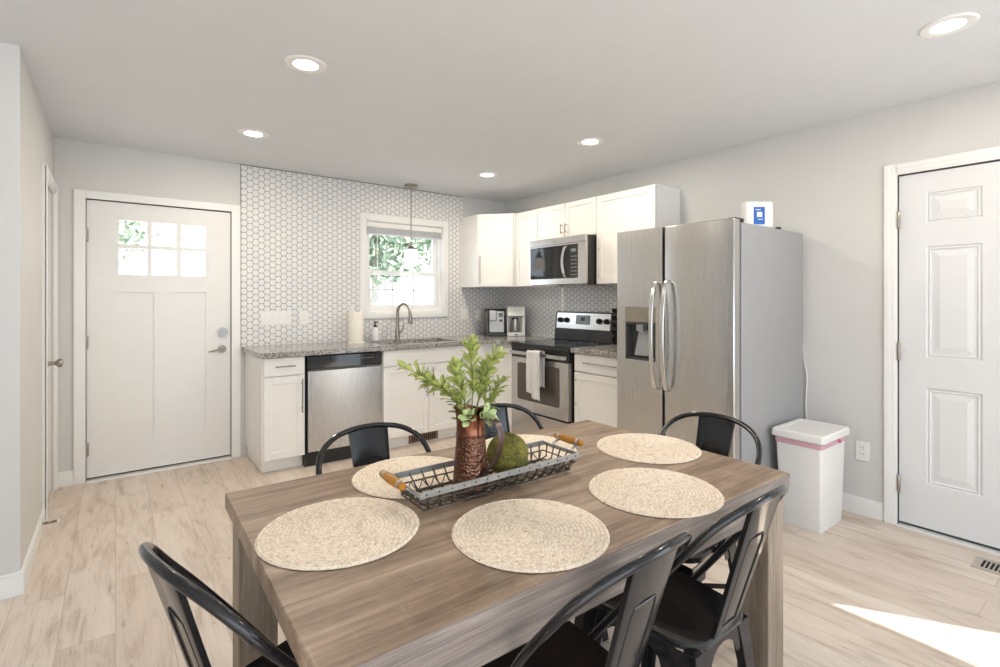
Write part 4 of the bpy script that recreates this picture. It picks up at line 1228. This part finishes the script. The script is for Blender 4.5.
# ------------------------------------------------------------------ dining table
TZ = .760
tb = thing('dining_table', 'rectangular weathered wood dining table with square legs', 'table', (.981, 1.172, 0), R(-.84))
TL, TW = 1.478 / 2, .881 / 2
obj('tabletop', MB().box(-TL, TL, -TW, TW, TZ - .044, TZ), M['table_top'], tb, bevel=.003)
LG = .100
for sx in (-1, 1):
    for sy in (-1, 1):
        cx_, cy_ = sx * (TL - .018 - LG / 2), sy * (TW - .010 - LG / 2)
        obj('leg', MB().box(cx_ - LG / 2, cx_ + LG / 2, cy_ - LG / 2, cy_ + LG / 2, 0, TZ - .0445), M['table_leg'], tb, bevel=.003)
for sy in (-1, 1):
    y = sy * (TW - .008 - .011)
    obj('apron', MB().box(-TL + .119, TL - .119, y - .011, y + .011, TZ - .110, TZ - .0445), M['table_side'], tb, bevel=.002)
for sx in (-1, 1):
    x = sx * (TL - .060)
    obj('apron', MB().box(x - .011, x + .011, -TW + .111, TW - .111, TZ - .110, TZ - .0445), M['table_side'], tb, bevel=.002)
# the long edges of the top are a separate weathered band
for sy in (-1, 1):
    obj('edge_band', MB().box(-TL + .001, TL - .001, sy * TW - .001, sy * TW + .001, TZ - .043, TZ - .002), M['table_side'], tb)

# placemats
def placemat(x, y, rot, label):
    mb = MB()
    n = 128; rings = []
    nr = 18; Rm = .187
    prof = [(.0005, .0), (Rm - .004, 0.0), (Rm, .002)]
    top = []
    for k in range(nr):
        ro = Rm - k * Rm / nr; ri = Rm - (k + .5) * Rm / nr
        top += [(ro - .001, .0035 if k else .003), (ri, .0062)]
    prof += top + [(.0005, .004)]
    for r, z in prof:
        ring = []
        for i in range(n):
            a = 2 * PI * i / n
            rr = r * (1 + (.0045 * math.sin(a * 42) + .003 * math.sin(a * 5 + x * 9)) * (1 if r > Rm * .8 else .3))
            ring.append(Vector((rr * math.cos(a), rr * math.sin(a), z)))
        rings.append(ring)
    mb.loft(rings)
    o = obj('woven_placemat', mb, M['straw'], None, angle=60)
    o.location = (x, y, TZ); o.rotation_euler = (0, 0, rot)
    tag(o, label, 'placemat', 'round woven placemats on the table')
placemat(.4315, 1.199, 0.2, 'round straw placemat at the left end of the table')
placemat(.7885, .9155, 1.1, 'round straw placemat on the near side, below the copper jug')
placemat(1.240, .8915, 2.0, 'round straw placemat on the near side, toward the grey door')
placemat(1.577, 1.1615, 2.9, 'round straw placemat at the refrigerator end of the table')
placemat(.745, 1.425, 3.7, 'round straw placemat on the far side, behind the tray\'s left handle')
placemat(1.205, 1.425, 4.6, 'round straw placemat on the far side, behind the moss ball')

# ------------------------------------------------------------------ wire tray
ty = thing('wire_tray', 'long dark wire basket tray with wooden handles in the table centre', 'tray', (.896, 1.218, TZ + .007), R(-.6))
HX, HY = .284, .086
BXT, BYT = .263, .066
ZR = .050
galv = MB()
galv.bar([(-HX, -HY, ZR), (HX, -HY, ZR)], .017, .002); galv.bar([(-HX, HY, ZR), (HX, HY, ZR)], .017, .002)
galv.bar([(-HX, -HY, ZR), (-HX, HY, ZR)], .012, .002); galv.bar([(HX, -HY, ZR), (HX, HY, ZR)], .012, .002)
obj('rim_strap', galv, M['galv'], ty)
wr = .0024
wm = MB()
def u_wire(p_top0, p_bot0, p_bot1, p_top1):
    A, B, C_, D = map(Vector, (p_top0, p_bot0, p_bot1, p_top1))
    path = [A]
    for k in range(1, 6): 
        t = k / 6; q = A.lerp(B, t); path.append(q + (A - B).cross(Vector((0, 0, 0))) )
    path = [A, A.lerp(B, .5), A.lerp(B, .82), B.lerp(C_, .06) + Vector((0, 0, 0.0)), B.lerp(C_, .5), C_.lerp(B, .06), D.lerp(C_, .82), D.lerp(C_, .5), D]
    wm.tube(path, wr, 6)
zb = .0035
for k in range(15):
    x = -HX + .018 + k * (2 * HX - .036) / 14
    for sy in (-1, 1): wm.sphere((x, sy * (HY + .001), ZR), .0026, 8, 5)
for k in range(15):
    x = -HX + .018 + k * (2 * HX - .036) / 14
    xb = x * BXT / HX
    u_wire((x, -HY, ZR), (xb, -BYT, zb), (xb, BYT, zb), (x, HY, ZR))
for k in range(5):
    y = -HY + .02 + k * (2 * HY - .04) / 4
    yb_ = y * BYT / HY
    u_wire((-HX, y, ZR), (-BXT, yb_, zb + .003), (BXT, yb_, zb + .003), (HX, y, ZR))
# scalloped loops along the lower sides and a mid rail
for sy in (-1, 1):
    for k in range(14):
        xa = -HX + .018 + k * (2 * HX - .036) / 14; xb = xa + (2 * HX - .036) / 14 
        pts = []
        for q in range(9):
            t = q / 8; z = .028 - .023 * math.sin(PI * t)
            yy_ = BYT + (HY - BYT) * z / ZR + .001
            pts.append((xa + (xb - xa) * 1.0 * t, sy * yy_, z))
        wm.tube(pts, .0016, 5)
mid = .028
ym = BYT + (HY - BYT) * mid / ZR; xm = BXT + (HX - BXT) * mid / ZR
wm.tube([Vector((-xm, -ym, mid)), Vector((xm, -ym, mid)), Vector((xm, ym, mid)), Vector((-xm, ym, mid))], wr, 6, closed=True)
wm.tube([Vector((-BXT, -BYT, zb)), Vector((BXT, -BYT, zb)), Vector((BXT, BYT, zb)), Vector((-BXT, BYT, zb))], wr * 1.2, 6, closed=True)
obj('wire_mesh', wm, M['wire'], ty)
for sx in (-1, 1):
    X_ = sx * (HX + .036)
    br = MB()
    for y in (-.044, .044):
        br.bar(smooth_path([(sx * HX, y, ZR - .004), (sx * (HX + .012), y, ZR + .008), (X_, y, ZR + .016)], 4), .012, .003, (0, 1, 0))
        br.lathe([(.011, y - .004), (.011, y + .004)], (X_, 0, ZR + .025), 16, 'y')
    hnd = obj('handle', MB().lathe([(.005, -.066), (.009, -.063), (.0105, -.053), (.0085, -.047), (.0115, -.038), (.013, -.013), (.0132, .0), (.013, .013), (.0115, .038), (.0085, .047), (.0105, .053), (.009, .063), (.005, .066)], (X_, 0, ZR + .025), 20, 'y'), M['orange_wood'], ty)
    obj('bracket', br, M['galv'], hnd)

# ------------------------------------------------------------------ jug
JX, JY = .812, 1.204
JZ = TZ + .0165
jg = thing('copper_jug', 'hammered copper jug with a strap handle, standing in the wire tray', 'jug', (JX, JY, JZ), R(-74))
body = MB()
n = 48
prof = [(.048, 0), (.051, .002), (.0515, .01), (.049, .05), (.0450, .10), (.0412, .145), (.0400, .152)]
body.lathe(prof, (0, 0, 0), n)
obj('body', body, M['copper'], jg)
rings = []
def rimz(a, base, amp):      # raised toward the pouring lip on the left
    return base + amp * (0.5 + 0.5 * math.cos(a - PI)) ** 2
for r, z, amp, lip in ((.0430, .150, 0, 0), (.0436, .153, 0, 0), (.0412, .158, 0, 0), (.0405, .18, .002, 0), (.0425, .205, .010, .004), (.045, .214, .016, .009), (.0435, .215, .016, .009), (.041, .205, .010, .004), (.039, .18, .002, 0), (.039, .155, 0, 0)):
    ring = []
    for i in range(n):
        a = 2 * PI * i / n
        rr = r + lip * max(0, math.cos(a - PI)) ** 6
        ring.append(Vector((rr * math.cos(a), rr * math.sin(a), rimz(a, z, amp))))
    rings.append(ring)
obj('neck', MB().loft(rings, cap=False), M['copper_smooth'], jg)
obj('inner_floor', MB().lathe([(.0385, .150), (.0385, .156)], (0, 0, 0), 32), M['jug_dark'], jg)
hp = smooth_path([(.041, 0, .196), (.066, 0, .206), (.098, 0, .194), (.110, 0, .158), (.098, 0, .110), (.072, 0, .068), (.0505, 0, .050), (.0515, 0, .030)], 6)
obj('handle', MB().bar(hp, .026, .004, (0, 1, 0)), M['bronze'], jg, bevel=.001)

# moss ball
mbb = MB(); mbb.sphere((0, 0, 0), .0635, 72, 44)
rnd = random.Random(5)
for v in mbb.bm.verts:
    v.co += v.co.normalized() * rnd.uniform(-.0022, .0022)
mo = obj('moss_ball', mbb, M['moss'], None, angle=180)
mo.location = (.955, 1.215, TZ + .0165 + .0635)
tag(mo, 'green moss ball resting in the wire tray beside the copper jug', 'decor ball')

# greenery sprigs in the jug (tips given as sideways, depth and height offsets from the jug mouth)
LAT = Vector((math.cos(R(YAW)), -math.sin(R(YAW)), 0)); DEP = Vector((math.sin(R(YAW)), math.cos(R(YAW)), 0))
def leaf(mb, base, dirv, nrm, L, w):
    d = dirv.normalized(); side = d.cross(nrm).normalized(); up = side.cross(d).normalized()
    st = [(0, .10, 0), (.2, .22, .03), (.42, .62, .06), (.66, 1.0, .05), (.86, .80, .01), (.96, .40, -.03), (1.0, .04, -.05)]
    L0 = []; C0 = []; R0 = []
    for t, wf, cz in st:
        p = base + d * (L * t) + up * (L * cz)
        L0.append(mb.bm.verts.new(p - side * w * wf + up * w * .25 * wf)); C0.append(mb.bm.verts.new(p)); R0.append(mb.bm.verts.new(p + side * w * wf + up * w * .25 * wf))
    for i in range(len(st) - 1):
        mb.bm.faces.new((L0[i], C0[i], C0[i + 1], L0[i + 1])); mb.bm.faces.new((C0[i], R0[i], R0[i + 1], C0[i + 1]))
def sprig(label, pts, mat, seed, nl0, L=.042, w=.0100, start=.25):
    rnd = random.Random(seed); nl = int(nl0 * 1.9); L *= 1.15; w *= 1.12
    o0 = Vector((JX, JY, JZ + .17))
    W = [o0 + LAT * a + DEP * b + Vector((0, 0, h)) for a, b, h in pts]
    path = smooth_path(W, 10)
    root = thing('leafy_sprig', label, 'greenery', W[0], group='leafy green sprigs in the copper jug')
    loc = path[0].copy()
    P = [p - loc for p in path]
    m = len(P)
    obj('stem', MB().tube(P, [.0024 - .0014 * i / m for i in range(m)], 6), M['stem'], root)
    mb = MB()
    for k in range(nl):
        t = start + (1 - start) * k / (nl - 1)
        i = min(m - 2, int(t * (m - 1)))
        tg = (P[i + 1] - P[i]).normalized()
        ax = tg.orthogonal().normalized()
        ax.rotate(Matrix.Rotation(k * 2.4 + rnd.uniform(-.5, .5), 3, tg))
        opn = (1.45 - .75 * t) * rnd.uniform(.75, 1.2) if k < nl - 1 else .05
        d = tg + ax * opn
        s = rnd.uniform(.75, 1.2) * (1.0 if t < .85 else .85)
        nrm = tg.cross(ax) * .3 + (tg - ax * .4) + Vector((0, 0, .2))
        leaf(mb, P[i] + ax * .0015, d, nrm, L * s, w * s)
    lf = obj('leaves', mb, mat, root, angle=70)
    md = lf.modifiers.new('thick', 'SOLIDIFY'); md.thickness = .0006
sprig('longest sprig, arching far out to the left of the jug', [(-.012, 0, -.12), (-.018, .0, .02), (-.06, .0, .095), (-.125, .0, .138), (-.180, .01, .168)], M['leaf'], 1, 17, .042, .0095, .22)
sprig('darker low sprig leaning left beneath the longest one', [(-.010, .01, -.12), (-.016, .01, .02), (-.05, .02, .080), (-.095, .03, .110), (-.135, .035, .132)], M['leaf_dark'], 2, 13, .040, .0095, .25)
sprig('tallest upright sprig in the middle of the jug', [(.000, 0, -.12), (.003, 0, .04), (.006, 0, .12), (.002, 0, .20), (.002, 0, .235)], M['leaf'], 3, 19, .040, .0095, .42)
sprig('sprig rising up and right with a curled leafy tip', [(.006, .005, -.12), (.014, .005, .03), (.032, .0, .11), (.050, -.005, .17), (.075, -.005, .208)], M['leaf'], 4, 16, .040, .0095, .40)
sprig('slim sprig on the far right of the bunch', [(.012, 0, -.12), (.022, -.002, .02), (.046, -.01, .065), (.068, -.012, .10), (.088, -.012, .135)], M['leaf_dark'], 5, 15, .034, .0065, .42)
sprig('bushy sprig with broad leaves, left of the tallest one', [(-.004, -.005, -.12), (-.010, -.006, .03), (-.020, -.01, .09), (-.034, -.012, .135), (-.040, -.012, .165)], M['leaf'], 6, 14, .040, .0115, .40)
sprig('short pale sprig at the front of the jug mouth', [(.000, -.012, -.12), (.002, -.020, .005), (.000, -.035, .03), (-.004, -.048, .045)], M['leaf_pale'], 7, 9, .030, .0078, .45)
sprig('short pale sprig spilling over the right of the mouth', [(.010, -.010, -.12), (.018, -.016, .01), (.034, -.026, .034), (.052, -.034, .036)], M['leaf_pale'], 8, 9, .034, .008, .45)
sprig('medium sprig behind the tallest one, leaning right', [(.004, .012, -.12), (.012, .014, .03), (.026, .02, .09), (.036, .024, .145), (.044, .026, .178)], M['leaf'], 9, 15, .040, .0095, .42)

# ------------------------------------------------------------------ chairs
def make_chair():
    def taper(mb):
        for v in mb.bm.verts:
            v.co.x *= 1 - .24 * min(1, max(0, (.18 - v.co.y) / .36))
        return mb
    t = thing('metal_dining_chair', '', 'chair')
    # seat: rounded tray with dropped rim
    rings = [rrect(0, 0, .172, .172, .440, .07, 8), rrect(0, 0, .180, .180, .442, .076, 8), rrect(0, 0, .182, .182, .452, .077, 8), rrect(0, 0, .176, .176, .458, .073, 8), rrect(0, 0, .160, .160, .4545, .065, 8), rrect(0, 0, .10, .10, .4505, .045, 8), rrect(0, 0, .03, .03, .4495, .014, 8)]
    obj('seat', taper(MB().loft(rings)), M['seat_black'], t, angle=50)
    # legs: folded sheet channels that taper downwards
    def L_ring(cx_, cy_, sx, sy, w_, z, th=.0035):
        pts = [(0, 0), (-w_, 0), (-w_, -th), (-th, -th), (-th, -w_), (0, -w_)]
        out = [Vector((cx_ + sx * a, cy_ + sy * b, z)) for a, b in pts]
        return out if sx * sy > 0 else list(reversed(out))
    for sx in (-1, 1):
        for sy in (-1, 1):
            rr = []
            for k in range(7):
                u = k / 6
                px = .176 + .040 * u; py = .176 + .040 * u
                rr.append(L_ring(sx * px, sy * py, sx, sy, .075 - .045 * u ** .7, .438 - .438 * u + (0 if k < 6 else .0)))
            lg = obj('leg', taper(MB().loft(rr)), M['black_metal'], t, bevel=.0012)
    # arched skirts below the seat
    for k in range(4):
        mt = Matrix.Rotation(k * PI / 2, 4, 'Z')
        pts = [(-.122, -.1735, .440), (-.122, -.1775, .375)]
        for q in range(9):
            a = PI * q / 8
            pts.append((-.085 * math.cos(a), -.1775 + .003 * math.sin(a), .372 + .052 * math.sin(a)))
        pts += [(.122, -.1775, .375), (.122, -.1735, .440)]
        mb = MB().prism([mt @ Vector(p) for p in pts], mt @ Vector((0, .003, 0)))
        obj('skirt', taper(mb), M['black_metal'], t)
    mb = MB().bar([(-.19, -.19, .24), (.19, .19, .24)], .018, .003).bar([(-.19, .19, .236), (.19, -.19, .236)], .018, .003)
    obj('cross_brace', taper(mb), M['black_metal'], t)
    half = [(.168, .020, .435), (.180, -.030, .505), (.197, -.095, .595), (.209, -.155, .675), (.207, -.205, .738), (.182, -.242, .788), (.130, -.270, .820), (.065, -.286, .834)]
    full = [(-x, y, z) for x, y, z in half] + [(0, -.291, .838)] + half[::-1]
    hoop = MB().tube(smooth_path(full, 6), .0100, 14)
    for sx in (-1, 1): hoop.sphere((sx * .186, -.03, .51), .006, 8, 6)
    obj('back_hoop', hoop, M['black_metal'], t, angle=60)
    # centre splat with folded edges and an embossed panel
    def sp(x, v, o=0):     # v 0..1 up the splat, o outwards
        y = -.172 - .112 * v - .012 * math.sin(PI * v) * 0; z = .445 + .386 * v
        return Vector((x, y - o, z - o * .28))
    mb = MB(); rg = []
    for k in range(9):
        v = k / 8; hw = .056 + .020 * v
        rg.append([sp(-hw, v, -.006), sp(-hw, v, .004), sp(-hw + .006, v, .006), sp(0, v, .0035), sp(hw - .006, v, .006), sp(hw, v, .004), sp(hw, v, -.006), sp(hw - .004, v, -.006), sp(hw - .004, v, .0005), sp(0, v, .0), sp(-hw + .004, v, .0005), sp(-hw + .004, v, -.006)])
    mb.loft(rg)
    splat = obj('back_splat', mb, M['black_metal'], t, angle=30)
    for s in (1,):
        e = MB()
        loop = [sp(-.034, .10, .0045), sp(-.042, .68, .0045), sp(-.036, .74, .0045), sp(.036, .74, .0045), sp(.042, .68, .0045), sp(.034, .10, .0045)]
        e.tube(loop, .0022, 6, closed=True)
        e.tube([p + Vector((0, .0058, 0)) for p in loop], .0022, 6, closed=True)
        obj('embossed_panel', e, M['black_metal'], splat)
    return t
chair0 = make_chair()
def dup(root):
    r = root.copy(); COL.objects.link(r)
    for ch in list(root.children):
        q = ch.copy(); COL.objects.link(q); q.parent = r
        for gch in list(ch.children):
            w_ = gch.copy(); COL.objects.link(w_); w_.parent = q
    return r
spots = [
    (.803, .866, 3, 'black metal chair on the near side, at the bottom centre of the photo'),
    (1.256, .866, 1, 'black metal chair on the near side, beside the near right table leg'),
    (.340, 1.170, -76, 'black metal chair at the left end of the table'),
    (.752, 1.518, 180, 'black metal chair on the far side, in front of the dishwasher'),
    (1.315, 1.525, 176, 'black metal chair on the far side, partly hidden behind the copper jug'),
    (1.665, 1.098, 90, 'black metal chair at the refrigerator end of the table'),
]
for i, (x, y, a, lab) in enumerate(spots):
    o = chair0 if i == 0 else dup(chair0)
    o.location = (x, y, 0); o.rotation_euler = (0, 0, R(a))
    tag(o, lab, 'chair', 'black metal dining chairs')
